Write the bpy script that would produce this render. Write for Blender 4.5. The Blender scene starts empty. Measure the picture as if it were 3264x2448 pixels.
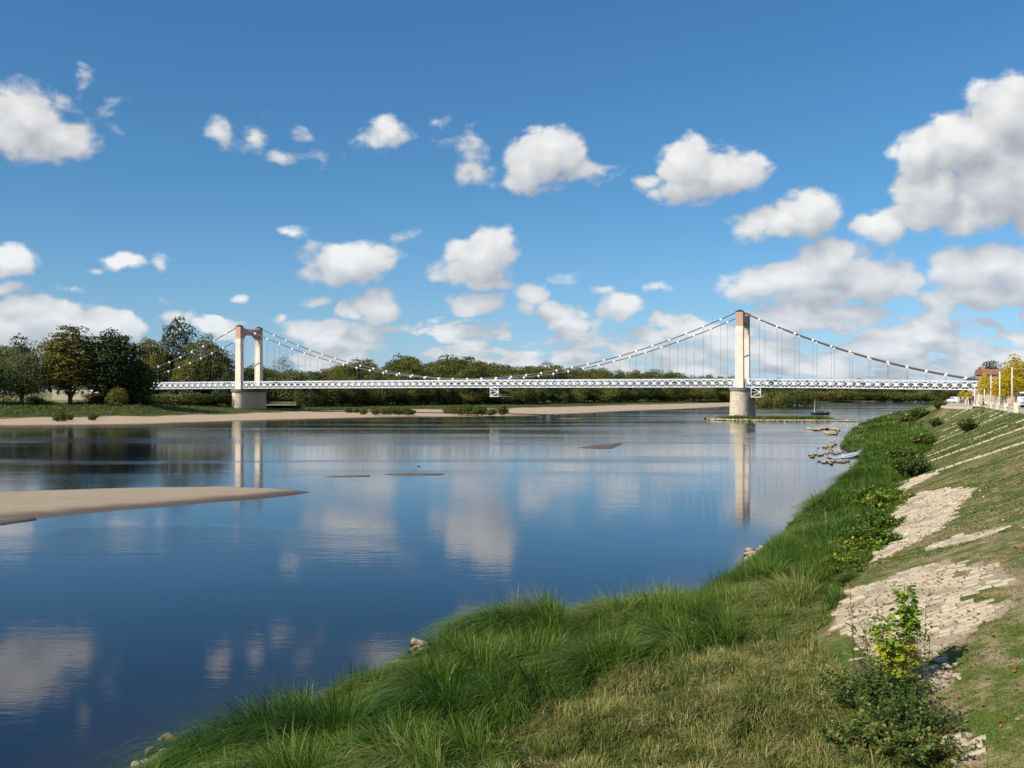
import bpy, math, random
import numpy as np
from mathutils import Vector, Matrix

# ------------------------------------------------------------------ camera, sky, sun, exposure
C = bpy.context.scene.collection
SC = bpy.context.scene
EYE, FP, CXP, HZP = 5.8, 3300.0, 1632.0, 1264.0      # eye height, focal length / centre / horizon of the photograph in its pixels
cam_d = bpy.data.cameras.new('camera'); cam = bpy.data.objects.new('camera', cam_d); C.objects.link(cam)
cam.location = (0, 0, EYE); cam.rotation_euler = (math.radians(90), 0, 0)
cam_d.sensor_width = 36; cam_d.lens = 36 * FP / 3264; cam_d.shift_y = 40 / 3264
cam_d.clip_start = .2; cam_d.clip_end = 30000
SC.camera = cam

SUN_AZ = math.radians(236); SUN_EL = math.radians(38)          # azimuth clockwise from +Y
SDIR = Vector((math.sin(SUN_AZ) * math.cos(SUN_EL), math.cos(SUN_AZ) * math.cos(SUN_EL), math.sin(SUN_EL)))
sun_d = bpy.data.lights.new('sun', 'SUN'); sun_d.energy = 5.0; sun_d.angle = math.radians(.53); sun_d.color = (1, .92, .79)
sun = bpy.data.objects.new('sun', sun_d); C.objects.link(sun)
sun.rotation_euler = (-SDIR).to_track_quat('-Z', 'Y').to_euler(); sun.location = (-60, -30, 60)

SC.view_settings.view_transform = 'Standard'; SC.view_settings.look = 'None'
SC.view_settings.exposure = 0.26; SC.view_settings.gamma = 1; SC.view_settings.use_curve_mapping = False
SC.render.engine = 'CYCLES'
cy = SC.cycles
cy.use_denoising = True; cy.max_bounces = 6; cy.diffuse_bounces = 2; cy.glossy_bounces = 3; cy.transmission_bounces = 4
cy.transparent_max_bounces = 6; cy.use_adaptive_sampling = True; cy.adaptive_threshold = .015
cy.sample_clamp_indirect = 6


class NT:
    """small helper for writing node trees"""
    def __init__(s, tree): s.t = tree; s.n = tree.nodes; s.l = tree.links
    def node(s, typ, **kw):
        n = s.n.new(typ)
        for k, v in kw.items(): setattr(n, k, v)
        return n
    def put(s, sock, v):
        if isinstance(v, bpy.types.NodeSocket): s.l.new(v, sock)
        elif v is not None: sock.default_value = v
    def m(s, op, a, b=None, c=None, clamp=False):
        n = s.node('ShaderNodeMath', operation=op, use_clamp=clamp)
        for i, v in enumerate((a, b, c)):
            if v is not None: s.put(n.inputs[i], v)
        return n.outputs[0]
    def v(s, op, a, b=None, c=None, out=0):
        n = s.node('ShaderNodeVectorMath', operation=op)
        for i, x in enumerate((a, b, c)):
            if x is not None:
                if op == 'SCALE' and i == 1: s.put(n.inputs['Scale'], x)
                else: s.put(n.inputs[i], x)
        return n.outputs['Value' if op in ('LENGTH', 'DOT_PRODUCT', 'DISTANCE') else 'Vector']
    def comb(s, x, y, z=0.0):
        n = s.node('ShaderNodeCombineXYZ')
        for i, q in enumerate((x, y, z)): s.put(n.inputs[i], q)
        return n.outputs[0]
    def sep(s, v):
        n = s.node('ShaderNodeSeparateXYZ'); s.put(n.inputs[0], v); return n.outputs
    def noise(s, vec, scale, detail=3, rough=.55, dist=0.0, lac=2.0, col=False):
        n = s.node('ShaderNodeTexNoise'); s.put(n.inputs['Vector'], vec); n.inputs['Scale'].default_value = scale
        n.inputs['Detail'].default_value = detail; n.inputs['Roughness'].default_value = rough
        n.inputs['Distortion'].default_value = dist; n.inputs['Lacunarity'].default_value = lac
        return n.outputs['Color' if col else 'Fac']
    def ss(s, x, a, b):
        n = s.node('ShaderNodeMapRange', interpolation_type='SMOOTHSTEP')
        s.put(n.inputs[0], x); n.inputs[1].default_value = a; n.inputs[2].default_value = b
        return n.outputs[0]
    def lin(s, x, a, b, c=0.0, d=1.0):
        n = s.node('ShaderNodeMapRange'); s.put(n.inputs[0], x)
        for i, q in zip((1, 2, 3, 4), (a, b, c, d)): n.inputs[i].default_value = q
        return n.outputs[0]
    def mix(s, f, a, b):
        n = s.node('ShaderNodeMix', data_type='RGBA')
        s.put(n.inputs[0], f)
        for k, q in ((6, a), (7, b)):
            if isinstance(q, tuple) and len(q) == 3: q = (*q, 1)
            s.put(n.inputs[k], q)
        return n.outputs[2]
    def ramp(s, x, stops):
        n = s.node('ShaderNodeValToRGB'); s.put(n.inputs[0], x); e = n.color_ramp.elements
        while len(e) < len(stops): e.new(.5)
        for el, (p, c) in zip(e, stops): el.position = p; el.color = (*c, 1)
        return n.outputs[0]


def at(px, py, z=0.0):
    """point of height z seen at a pixel of the 2212 px wide view of the photograph"""
    k = (1.4756 * py - HZP) / FP
    y = (EYE - z) / k
    return Vector(((1.4756 * px - CXP) / FP * y, y, z))
def atY(px, y, z=0.0):
    return Vector(((1.4756 * px - CXP) / FP * y, y, z))
def zat(py, y):
    return EYE + (HZP - 1.4756 * py) / FP * y


# clouds of the photograph: (x, y, half width, half height, weight) turned into azimuth / elevation of the sky
CL = [
 (55,250,85,75,.75),(5,285,95,60,.8),(130,302,85,40,.7),(60,318,120,32,.6),(178,182,26,26,.22),(240,222,20,34,.16),(245,284,26,12,.2),
 (478,285,32,34,.36),(540,300,44,24,.4),(616,340,38,17,.34),(655,292,26,14,.16),(690,340,32,11,.22),(568,244,12,8,.16),
 (842,288,50,36,.6),(815,318,46,22,.42),(945,268,20,16,.22),(1018,322,48,32,.34),(1028,368,42,32,.32),
 (1185,342,78,62,1.),(1140,370,60,48,.9),(1262,368,50,26,.5),(1305,368,40,20,.45),
 (1495,358,66,58,1.),(1560,372,84,50,1.),(1605,365,50,36,.8),(1410,392,56,20,.5),(1490,408,90,30,.8),
 (1745,455,66,46,1.),(1700,480,92,36,.9),(1620,490,54,26,.55),(1690,506,100,24,.6),
 (2190,250,110,84,1.3),(2100,310,110,74,1.3),(2190,390,150,96,1.3),(1985,325,46,50,.9),(2010,412,80,52,1.1),(1995,462,82,34,.9),(1905,488,66,34,.9),(2080,478,70,38,.8),(2225,470,52,48,.8),
 (1795,562,84,44,1.),(1740,602,120,34,1.),(1630,615,66,34,.9),(1850,602,100,44,1.),(1938,598,40,48,.9),(1800,636,150,20,.8),
 (2150,566,70,42,1.),(2075,590,76,48,.9),(2210,590,80,54,1.),(2120,640,140,26,.9),
 (1690,676,70,22,.7),(1848,682,66,26,.8),
 (752,566,104,44,1.),(700,575,50,22,.6),(1045,548,66,54,1.),(1020,585,88,28,.8),(1055,608,56,20,.7),(1030,655,60,25,.9),
 (1150,634,34,26,.8),(1140,662,30,22,.6),(1190,670,46,19,.9),(1215,598,34,14,.35),(1415,622,32,18,.5),(1338,666,54,26,.9),(1300,628,20,8,.25),
 (815,660,54,34,1.),(752,672,26,22,.7),(695,712,76,26,1.),(778,724,60,18,.8),(960,710,26,13,.6),(605,688,22,13,.4),(1250,700,54,24,.8),
 (25,565,58,32,.9),(268,564,46,22,.7),(210,584,22,8,.3),(345,565,24,16,.3),(20,625,40,15,.6),(145,622,34,15,.34),
 (55,668,80,30,1.),(120,690,110,36,1.),(30,710,80,50,1.1),(215,705,90,34,1.),(262,690,30,18,.8),(625,497,32,11,.4),(868,512,32,15,.22),(680,647,40,10,.35),(510,650,16,8,.25),(350,648,16,8,.25),(390,690,30,16,.4),
]
world = bpy.data.worlds.new('World'); SC.world = world; world.use_nodes = True
world.cycles.sampling_method = 'MANUAL'; world.cycles.sample_map_resolution = 512
def build_world():
    t = world.node_tree; t.nodes.clear(); N = NT(t)
    EL0, AZ0 = .158, -.03                                   # the cloud list is split over four parts of the sky to keep each one cheap
    def blob(c):
        cx, cyy, rx, ry, w = c
        x = (1.4756 * cx - CXP) / FP; zz = (HZP - 1.4756 * cyy) / FP; h = math.sqrt(1 + x * x)
        k = 1.24 if w > .6 else 1.12
        return math.atan2(x, 1), zz / h, rx * 1.4756 * k / FP / (1 + x * x), ry * 1.4756 * k / FP / h, (w if w > .6 else w * .85)
    def make_field(name, low, left):
        g = bpy.data.node_groups.new(name, 'ShaderNodeTree')
        g.interface.new_socket('P', in_out='INPUT', socket_type='NodeSocketVector')
        g.interface.new_socket('Field', in_out='OUTPUT', socket_type='NodeSocketFloat')
        G = NT(g); gi = G.node('NodeGroupInput'); go = G.node('NodeGroupOutput')
        P0 = gi.outputs[0]
        acc = None
        if left is not None:
            warp = G.v('SUBTRACT', G.noise(P0, 26, 1, .6, col=True), (.5, .5, .5))
            P = G.v('MULTIPLY_ADD', warp, (.028, .018, 0), P0)
            for c in CL:
                az, el, rx, ry, w = blob(c)
                if low and el - ry * 1.5 > EL0 or not low and el + ry * 1.5 < EL0: continue
                if left and az - rx * 1.5 > AZ0 or not left and az + rx * 1.5 < AZ0: continue
                q = G.v('MULTIPLY_ADD', P, (1 / rx, 1 / ry, 0), (-az / rx, -el / ry, 0))
                d = G.m('MULTIPLY_ADD', G.v('LENGTH', q), -w, w)
                acc = d if acc is None else G.m('SMOOTH_MAX', acc, d, .12)
        X, Y, Z = G.sep(P0)
        if low or left is None:
            zc = G.m('MAXIMUM', G.m('ADD', Y, .03), .01)
            lay = G.comb(G.m('MULTIPLY', X, 14.0), G.m('MULTIPLY', G.m('LOGARITHM', zc, 2.718), 2.8), 3.7)
            n1 = G.noise(lay, 1.25, 3, .5)
            cover = G.m('MULTIPLY', G.ss(Y, .135, .055), G.lin(X, -.4, .25, .84, 1.16))
            if left is None: cover = G.m('MAXIMUM', cover, .8)
            lowf = G.m('MULTIPLY', G.m('SUBTRACT', n1, .46), 5.0)
            lowf = G.m('ADD', lowf, G.m('MULTIPLY', G.m('SUBTRACT', cover, 1.0), 2.2))
            acc = lowf if acc is None else G.m('MAXIMUM', acc, lowf)
        fine = G.noise(G.v('MULTIPLY', P0, (1, 1.35, 1)), 34, 6, .56, .15)
        vo = G.node('ShaderNodeTexVoronoi', voronoi_dimensions='2D', feature='SMOOTH_F1'); vo.inputs['Scale'].default_value = 58; vo.inputs['Smoothness'].default_value = .35
        G.put(vo.inputs['Vector'], G.v('MULTIPLY_ADD', G.noise(P0, 60, 1, .5, col=True), (.016, .016, 0), P0))
        f = G.m('MULTIPLY_ADD', G.m('SUBTRACT', fine, .5), 1.0, acc)
        f = G.m('MULTIPLY_ADD', G.m('SUBTRACT', .40, vo.outputs['Distance']), G.m('MULTIPLY', G.ss(acc, .0, .35), .34), f)
        G.put(go.inputs[0], f)
        return g
    tc = N.node('ShaderNodeTexCoord').outputs['Generated']
    x, y, z = N.sep(tc)
    hyp = N.m('SQRT', N.m('ADD', N.m('MULTIPLY', x, x), N.m('MULTIPLY', y, y)))
    az = N.m('ARCTAN2', x, y); el = N.m('DIVIDE', z, N.m('MAXIMUM', hyp, .05))
    Pw = N.comb(az, el, 0.0)
    sky = N.node('ShaderNodeTexSky', sky_type='NISHITA', sun_disc=False, sun_elevation=SUN_EL, sun_rotation=SUN_AZ,
                 air_density=1.0, dust_density=.35, ozone_density=3.0, altitude=150).outputs[0]
    tint = N.v('MULTIPLY', sky, N.ramp(el, [(0, (.68, .83, 1.24)), (.08, (.58, .83, 1.07)), (.2, (.45, .81, 1.0)), (.42, (.42, .82, 1.06))]))
    hz = N.ss(el, .20, -.02)
    def sky_part(g):
        def field(p):
            n = N.node('ShaderNodeGroup'); n.node_tree = g; N.put(n.inputs[0], p); return n.outputs[0]
        F1 = field(Pw); F2 = field(N.v('ADD', Pw, (-.008, .024, 0)))
        dens = N.ss(F1, -.03, .34)
        lit = N.m('MULTIPLY_ADD', N.m('SUBTRACT', F1, F2), .52, .46, clamp=True)
        bright = N.m('SUBTRACT', lit, N.m('MULTIPLY', N.ss(F1, .6, 1.6), .16), clamp=True)
        ccol = N.ramp(bright, [(0, (3.5, 3.8, 4.3)), (.32, (4.7, 4.9, 5.3)), (.62, (6.4, 6.5, 6.6)), (1, (8.7, 8.65, 8.5))])
        alpha = N.m('MULTIPLY', dens, N.lin(hz, 0, 1, .97, .88))
        cc = N.mix(N.m('MULTIPLY', hz, .28), ccol, (5.2, 6.1, 7.0))
        bg = N.node('ShaderNodeBackground'); N.put(bg.inputs[0], N.mix(alpha, tint, cc)); bg.inputs[1].default_value = .091
        return bg.outputs[0]
    def sw(f, a, b):
        mx = N.node('ShaderNodeMixShader'); N.put(mx.inputs[0], f); N.l.new(a, mx.inputs[1]); N.l.new(b, mx.inputs[2]); return mx.outputs[0]
    right = N.m('GREATER_THAN', az, AZ0); up = N.m('GREATER_THAN', el, EL0)
    out_of = N.m('GREATER_THAN', N.m('MAXIMUM', N.m('ABSOLUTE', az), N.m('MULTIPLY', el, 1.25)), .575)
    inside = sw(up, sw(right, sky_part(make_field('clouds_low_left', 1, 1)), sky_part(make_field('clouds_low_right', 1, 0))),
                sw(right, sky_part(make_field('clouds_high_left', 0, 1)), sky_part(make_field('clouds_high_right', 0, 0))))
    bgB = N.node('ShaderNodeBackground'); N.put(bgB.inputs[0], sky); bgB.inputs[1].default_value = .091
    allsky = sw(out_of, inside, sky_part(make_field('clouds_elsewhere', 1, None)))
    out = N.node('ShaderNodeOutputWorld'); N.l.new(sw(N.m('GREATER_THAN', z, -.02), bgB.outputs[0], allsky), out.inputs[0])
build_world()


# ------------------------------------------------------------------ helpers
def link(o, parent=None, label=None, cat=None, group=None, kind=None):
    if o.name not in C.objects: C.objects.link(o)
    if parent is not None: o.parent = parent
    if label: o['label'] = label
    if cat: o['category'] = cat
    if group: o['group'] = group
    if kind: o['kind'] = kind
    return o
def thing(name, label, cat, loc=(0, 0, 0), rz=0.0, group=None):
    o = bpy.data.objects.new(name, None); o.empty_display_size = .2
    o.location = loc; o.rotation_euler = (0, 0, rz)
    return link(o, None, label, cat, group)
def mk(name, mesh, parent=None, **kw):
    return link(bpy.data.objects.new(name, mesh), parent, **kw)
def dup(root, label=None, group=None, **kw):
    r = root.copy(); C.objects.link(r)
    if label: r['label'] = label
    if group: r['group'] = group
    for ch in root.children:
        c = ch.copy(); C.objects.link(c); c.parent = r
        for g in ch.children:
            d = g.copy(); C.objects.link(d); d.parent = c
    return r

class MB:
    """collects polygons into one mesh"""
    def __init__(s): s.v = []; s.f = []; s.mi = []
    def add(s, vs, fs, mi=0):
        o = len(s.v); s.v += [tuple(p) for p in vs]; s.f += [tuple(i + o for i in f) for f in fs]; s.mi += [mi] * len(fs)
        return s
    def box(s, c, d, rz=0.0, mi=0, taper=1.0):
        x, y, z = d[0] / 2, d[1] / 2, d[2] / 2; cs, sn = math.cos(rz), math.sin(rz); vs = []
        for k, (zz, t) in enumerate(((-z, 1.0), (z, taper))):
            for a, b in ((-x, -y), (x, -y), (x, y), (-x, y)):
                a *= t; b *= t
                vs.append((c[0] + a * cs - b * sn, c[1] + a * sn + b * cs, c[2] + zz))
        return s.add(vs, [(3, 2, 1, 0), (4, 5, 6, 7), (0, 1, 5, 4), (1, 2, 6, 5), (2, 3, 7, 6), (3, 0, 4, 7)], mi)
    def bar(s, p, q, w, h=None, mi=0, up=(0, 0, 1)):
        """rectangular bar from p to q"""
        p, q = Vector(p), Vector(q); h = h or w; d = (q - p).normalized(); u = Vector(up)
        if abs(d.dot(u)) > .98: u = Vector((0, 1, 0))
        a = d.cross(u).normalized() * w / 2; b = a.cross(d).normalized() * h / 2
        vs = [e + i * a + j * b for e in (p, q) for i, j in ((-1, -1), (1, -1), (1, 1), (-1, 1))]
        return s.add(vs, [(3, 2, 1, 0), (4, 5, 6, 7), (0, 1, 5, 4), (1, 2, 6, 5), (2, 3, 7, 6), (3, 0, 4, 7)], mi)
    def tube(s, pts, rad, n=8, mi=0, caps=True):
        pts = [Vector(p) for p in pts]; rings = []
        rad = rad if hasattr(rad, '__len__') else [rad] * len(pts)
        ref = None; vs = []
        for i, p in enumerate(pts):
            d = (pts[min(i + 1, len(pts) - 1)] - pts[max(i - 1, 0)]).normalized()
            if ref is None: ref = Vector((0, 1, 0)) if abs(d.y) < .9 else Vector((1, 0, 0))
            a = (ref - d * ref.dot(d)).normalized(); b = d.cross(a); ref = a
            for k in range(n):
                t = 2 * math.pi * k / n; vs.append(p + (a * math.cos(t) + b * math.sin(t)) * rad[i])
        fs = [(i * n + k, i * n + (k + 1) % n, (i + 1) * n + (k + 1) % n, (i + 1) * n + k) for i in range(len(pts) - 1) for k in range(n)]
        if caps: fs += [tuple(range(n - 1, -1, -1)), tuple((len(pts) - 1) * n + k for k in range(n))]
        return s.add(vs, fs, mi)
    def lathe(s, prof, n=16, c=(0, 0), mi=0):
        vs = [(c[0] + r * math.cos(2 * math.pi * k / n), c[1] + r * math.sin(2 * math.pi * k / n), z) for r, z in prof for k in range(n)]
        fs = [(i * n + k, i * n + (k + 1) % n, (i + 1) * n + (k + 1) % n, (i + 1) * n + k) for i in range(len(prof) - 1) for k in range(n)]
        fs += [tuple(range(n - 1, -1, -1)), tuple((len(prof) - 1) * n + k for k in range(n))]
        return s.add(vs, fs, mi)
    def prism(s, pts, axis, a, b, mi=0):
        """2D outline pushed from a to b along axis 'x', 'y' or 'z'"""
        n = len(pts)
        def P(p, t): return {'x': (t, p[0], p[1]), 'y': (p[0], t, p[1]), 'z': (p[0], p[1], t)}[axis]
        vs = [P(p, a) for p in pts] + [P(p, b) for p in pts]
        fs = [tuple(range(n - 1, -1, -1)), tuple(range(n, 2 * n))] + [(i, (i + 1) % n, n + (i + 1) % n, n + i) for i in range(n)]
        return s.add(vs, fs, mi)
    def mesh(s, name, mats, smooth=False):
        m = bpy.data.meshes.new(name); m.from_pydata(s.v, [], s.f)
        for q in (mats if isinstance(mats, (list, tuple)) else [mats]): m.materials.append(q)
        if len(set(s.mi)) > 1: m.polygons.foreach_set('material_index', s.mi)
        if smooth: m.polygons.foreach_set('use_smooth', [True] * len(m.polygons))
        m.validate(); m.update(); 
        import bmesh
        bm = bmesh.new(); bm.from_mesh(m); bmesh.ops.recalc_face_normals(bm, faces=bm.faces); bm.to_mesh(m); bm.free()
        return m

def np_mesh(name, V, Fc, mat, attrs=None, smooth=False):
    """mesh from arrays: V (n,3), Fc (m,k) with k = 3 or 4"""
    V = np.asarray(V, np.float32); Fc = np.asarray(Fc, np.int32); k = Fc.shape[1]
    m = bpy.data.meshes.new(name); m.vertices.add(len(V)); m.vertices.foreach_set('co', V.ravel())
    m.loops.add(Fc.size); m.loops.foreach_set('vertex_index', Fc.ravel())
    m.polygons.add(len(Fc)); m.polygons.foreach_set('loop_start', np.arange(0, Fc.size, k, dtype=np.int32))
    if smooth: m.polygons.foreach_set('use_smooth', np.ones(len(Fc), bool))
    for nm, a in (attrs or {}).items():
        at_ = m.attributes.new(nm, 'FLOAT', 'POINT'); at_.data.foreach_set('value', np.asarray(a, np.float32))
    m.materials.append(mat); m.update(calc_edges=True)
    return m

def vnoise(x, y, seed=0):
    """smooth 2D value noise 0..1 on arrays"""
    x = np.asarray(x, float); y = np.asarray(y, float)
    xi = np.floor(x).astype(np.int64); yi = np.floor(y).astype(np.int64); fx = x - xi; fy = y - yi
    fx = fx * fx * (3 - 2 * fx); fy = fy * fy * (3 - 2 * fy)
    def h(a, b):
        n = (a * 374761393 + b * 668265263 + seed * 1442695041) & 0x7fffffff
        n = ((n ^ (n >> 13)) * 1274126177) & 0x7fffffff
        return ((n ^ (n >> 16)) & 0xffff) / 65535.0
    return (h(xi, yi) * (1 - fx) + h(xi + 1, yi) * fx) * (1 - fy) + (h(xi, yi + 1) * (1 - fx) + h(xi + 1, yi + 1) * fx) * fy
def fbm(x, y, seed=0, o=3):
    return sum(vnoise(np.asarray(x) * 2 ** i, np.asarray(y) * 2 ** i, seed + i) * .5 ** i for i in range(o)) / sum(.5 ** i for i in range(o))
def inpoly(x, y, poly):
    ins = np.zeros(np.shape(x), bool); n = len(poly)
    for i in range(n):
        x1, y1 = poly[i]; x2, y2 = poly[(i + 1) % n]
        c = ((y1 > y) != (y2 > y)) & (x < (x2 - x1) * (y - y1) / (y2 - y1 + 1e-12) + x1); ins ^= c
    return ins

# ------------------------------------------------------------------ materials
def mat(name, build, **kw):
    m = bpy.data.materials.new(name); m.use_nodes = True; t = m.node_tree; t.nodes.clear(); N = NT(t)
    out = N.node('ShaderNodeOutputMaterial'); N.l.new(build(N), out.inputs[0]); return m
def pbsdf(N, col, rough=.7, bump=None, metal=0.0, ior=1.45, spec=.5, bdist=.05, bstr=1.0):
    b = N.node('ShaderNodeBsdfPrincipled')
    N.put(b.inputs['Base Color'], (*col, 1) if isinstance(col, tuple) and len(col) == 3 else col)
    N.put(b.inputs['Roughness'], rough); N.put(b.inputs['Metallic'], metal); N.put(b.inputs['IOR'], ior)
    N.put(b.inputs['Specular IOR Level'], spec)
    if bump is not None:
        n = N.node('ShaderNodeBump'); N.put(n.inputs['Height'], bump); n.inputs['Distance'].default_value = bdist
        n.inputs['Strength'].default_value = bstr; N.l.new(n.outputs[0], b.inputs['Normal'])
    return b.outputs[0]
def objco(N): return N.node('ShaderNodeTexCoord').outputs['Object']
def geo(N): return N.node('ShaderNodeNewGeometry').outputs['Position']
def rnd(N): return N.node('ShaderNodeObjectInfo').outputs['Random']
def attr(N, n): return N.node('ShaderNodeAttribute', attribute_name=n).outputs['Fac']
def simple(name, c1, c2, scale=2.0, rough=.6, metal=0.0, bdist=.01, stretch=(1, 1, 1)):
    def b(N):
        p = N.v('MULTIPLY', geo(N), stretch)
        n = N.noise(p, scale, 5, .6); return pbsdf(N, N.mix(N.ss(n, .3, .7), c1, c2), rough, n, metal, bdist=bdist)
    return mat(name, b)
def leafmat(name, stops, trans=.35, objvar=.0, rough=.55):
    def b(N):
        t = attr(N, 'tone')
        if objvar: t = N.m('ADD', t, N.m('MULTIPLY', N.m('SUBTRACT', rnd(N), .5), objvar), clamp=True)
        col = N.ramp(t, stops)
        d = pbsdf(N, col, rough, spec=.25)
        tr = N.node('ShaderNodeBsdfTranslucent'); N.put(tr.inputs[0], N.v('MULTIPLY', col, (1.2, 1.3, .7)))
        mx = N.node('ShaderNodeMixShader'); mx.inputs[0].default_value = trans
        N.l.new(d, mx.inputs[1]); N.l.new(tr.outputs[0], mx.inputs[2]); return mx.outputs[0]
    return mat(name, b)

M = {}
def m_water(N):
    p = geo(N); x, y, z = N.sep(p)
    flow = N.v('ADD', p, N.v('MULTIPLY', N.v('SUBTRACT', N.noise(N.v('MULTIPLY', p, (.02, .03, 0)), 1.0, 2, .5, col=True), (.5, .5, .5)), (14, 14, 0)))
    patch = N.noise(N.v('MULTIPLY', flow, (.009, .05, 0)), 1.0, 5, .6)       # long drifting bands of ruffled and smooth water
    ruf = N.m('MULTIPLY', N.ss(patch, .46, .62), N.ss(y, 38, 110))
    ex = N.m('DIVIDE', N.m('ADD', x, 13), 10.0); ey = N.m('DIVIDE', N.m('SUBTRACT', y, 42), 5.0)    # ruffled shoal below the sandbar
    e = N.m('ADD', N.m('ADD', N.m('MULTIPLY', ex, ex), N.m('MULTIPLY', ey, ey)), N.m('MULTIPLY', N.noise(N.v('MULTIPLY', p, (.3, .6, 0)), 1.0, 3, .6), 1.2))
    ruf = N.m('MAXIMUM', ruf, N.m('MULTIPLY', N.ss(e, 1.7, 1.0), .55))
    w1 = N.noise(N.v('MULTIPLY', p, (.9, 2.2, 0)), 1.0, 3, .5, .4)
    w2 = N.noise(N.v('MULTIPLY', p, (3.2, 8.0, 0)), 1.0, 3, .55, .5)
    w3 = N.noise(N.v('MULTIPLY', p, (.16, .42, 0)), 1.0, 2, .5)
    amp = N.m('MULTIPLY_ADD', ruf, 1.3, N.lin(y, 15, 120, .26, .75))
    h = N.m('ADD', N.m('MULTIPLY', w1, .010), N.m('ADD', N.m('MULTIPLY', w2, .0045), N.m('MULTIPLY', w3, .012)))
    h = N.m('MULTIPLY', h, amp)
    b = N.node('ShaderNodeBump'); N.put(b.inputs['Height'], h); b.inputs['Distance'].default_value = 1.0; b.inputs['Strength'].default_value = .62
    bed = N.noise(N.v('MULTIPLY', p, (.35, .8, 0)), 1.0, 5, .6)
    deep = N.mix(bed, (.003, .006, .018), (.008, .011, .018))
    shal = N.mix(N.noise(p, 2.2, 5, .65), (.035, .030, .020), (.014, .016, .017))
    col = N.mix(attr(N, 'shallow'), deep, shal)
    s = N.node('ShaderNodeBsdfPrincipled'); N.put(s.inputs['Base Color'], col)
    N.put(s.inputs['Roughness'], N.m('MULTIPLY_ADD', ruf, .09, .035)); s.inputs['IOR'].default_value = 1.333
    N.l.new(b.outputs[0], s.inputs['Normal']); return s.outputs[0]
M['water'] = mat('river_water', m_water)
def m_sand(N):
    p = geo(N); n = N.noise(p, .12, 5, .6); n2 = N.noise(p, 9.0, 4, .6); inl = attr(N, 'inland')
    wet = N.ss(N.m('ADD', inl, N.m('MULTIPLY', N.m('SUBTRACT', n, .5), .12)), .10, .02)
    dry = N.mix(n, (.50, .385, .265), (.40, .30, .20)); dry = N.mix(N.ss(n2, .45, .75), dry, (.30, .235, .165))
    sand = N.mix(wet, dry, (.20, .14, .085))
    g = N.mix(N.noise(p, .35, 5, .65), (.035, .045, .012), (.10, .095, .032))  # bank grass colour, darkened to carry the shade under the trees
    f = N.ss(N.m('ADD', inl, N.m('MULTIPLY', N.m('SUBTRACT', N.noise(p, .09, 5, .65), .5), 1.0)), .86, 1.02)
    return pbsdf(N, N.mix(f, sand, g), .9, N.m('ADD', n2, N.m('MULTIPLY', N.noise(p, 1.2, 4, .6), 2.0)), bdist=.05, spec=.2)
M['sand'] = mat('river_sand', m_sand)
def m_bar(N):
    p = geo(N); n = N.noise(N.v('MULTIPLY', p, (.25, .6, 1)), 1.0, 5, .6); z = N.sep(p)[2]
    n2 = N.noise(p, 14.0, 4, .6)
    dry = N.mix(n, (.40, .33, .23), (.27, .215, .145)); dry = N.mix(N.ss(n2, .5, .8), dry, (.20, .155, .10))
    wet = N.ss(N.m('ADD', z, N.m('MULTIPLY', N.m('SUBTRACT', n, .5), .14)), .23, .06)
    return pbsdf(N, N.mix(wet, dry, (.12, .082, .048)), N.lin(wet, 0, 1, .9, .45), N.m('ADD', n2, N.m('MULTIPLY', n, 2)), bdist=.02, spec=.3)
M['bar'] = mat('sandbar_sand', m_bar)
M['mud'] = simple('dark_wet_silt', (.09, .06, .035), (.15, .105, .065), 1.5, .6)
def m_bank(N):
    p = geo(N); v = attr(N, 'across')
    big = N.noise(p, .45, 5, .65); mid = N.noise(p, 1.9, 5, .7); fine = N.noise(p, 16, 4, .65); vf = N.noise(p, 60, 3, .6)
    grass = N.mix(fine, (.050, .085, .012), (.13, .165, .030))
    dry = N.mix(vf, (.25, .19, .11), (.38, .29, .185))
    dead = N.mix(fine, (.17, .14, .06), (.27, .215, .11))
    f = N.ss(N.m('ADD', N.m('MULTIPLY', big, .55), N.m('MULTIPLY', mid, .45)), .43, .57)
    slope = N.mix(f, grass, N.mix(N.ss(mid, .40, .62), dead, dry))
    soil = N.mix(fine, (.022, .026, .010), (.055, .050, .024))
    c = N.mix(N.ss(N.m('ADD', v, N.m('MULTIPLY', mid, .9)), -1.1, -.5), soil, slope)
    pv = N.ss(N.m('ADD', attr(N, 'paved'), N.m('MULTIPLY', N.m('SUBTRACT', mid, .5), .9)), .45, .7)
    c = N.mix(pv, c, N.mix(N.ss(fine, .35, .7), (.30, .24, .16), (.44, .365, .26)))
    return pbsdf(N, c, .95, N.m('ADD', fine, N.m('MULTIPLY', mid, 2.5)), bdist=.05, spec=.15)
M['bank'] = mat('bank_turf', m_bank)
M['road'] = simple('quay_surface', (.30, .25, .20), (.38, .33, .27), 3, .9)
M['path'] = simple('pale_grit_path', (.48, .40, .30), (.40, .33, .24), 3, .9)
M['ground'] = simple('far_ground', (.06, .075, .025), (.11, .10, .045), .3, .95)
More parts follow.
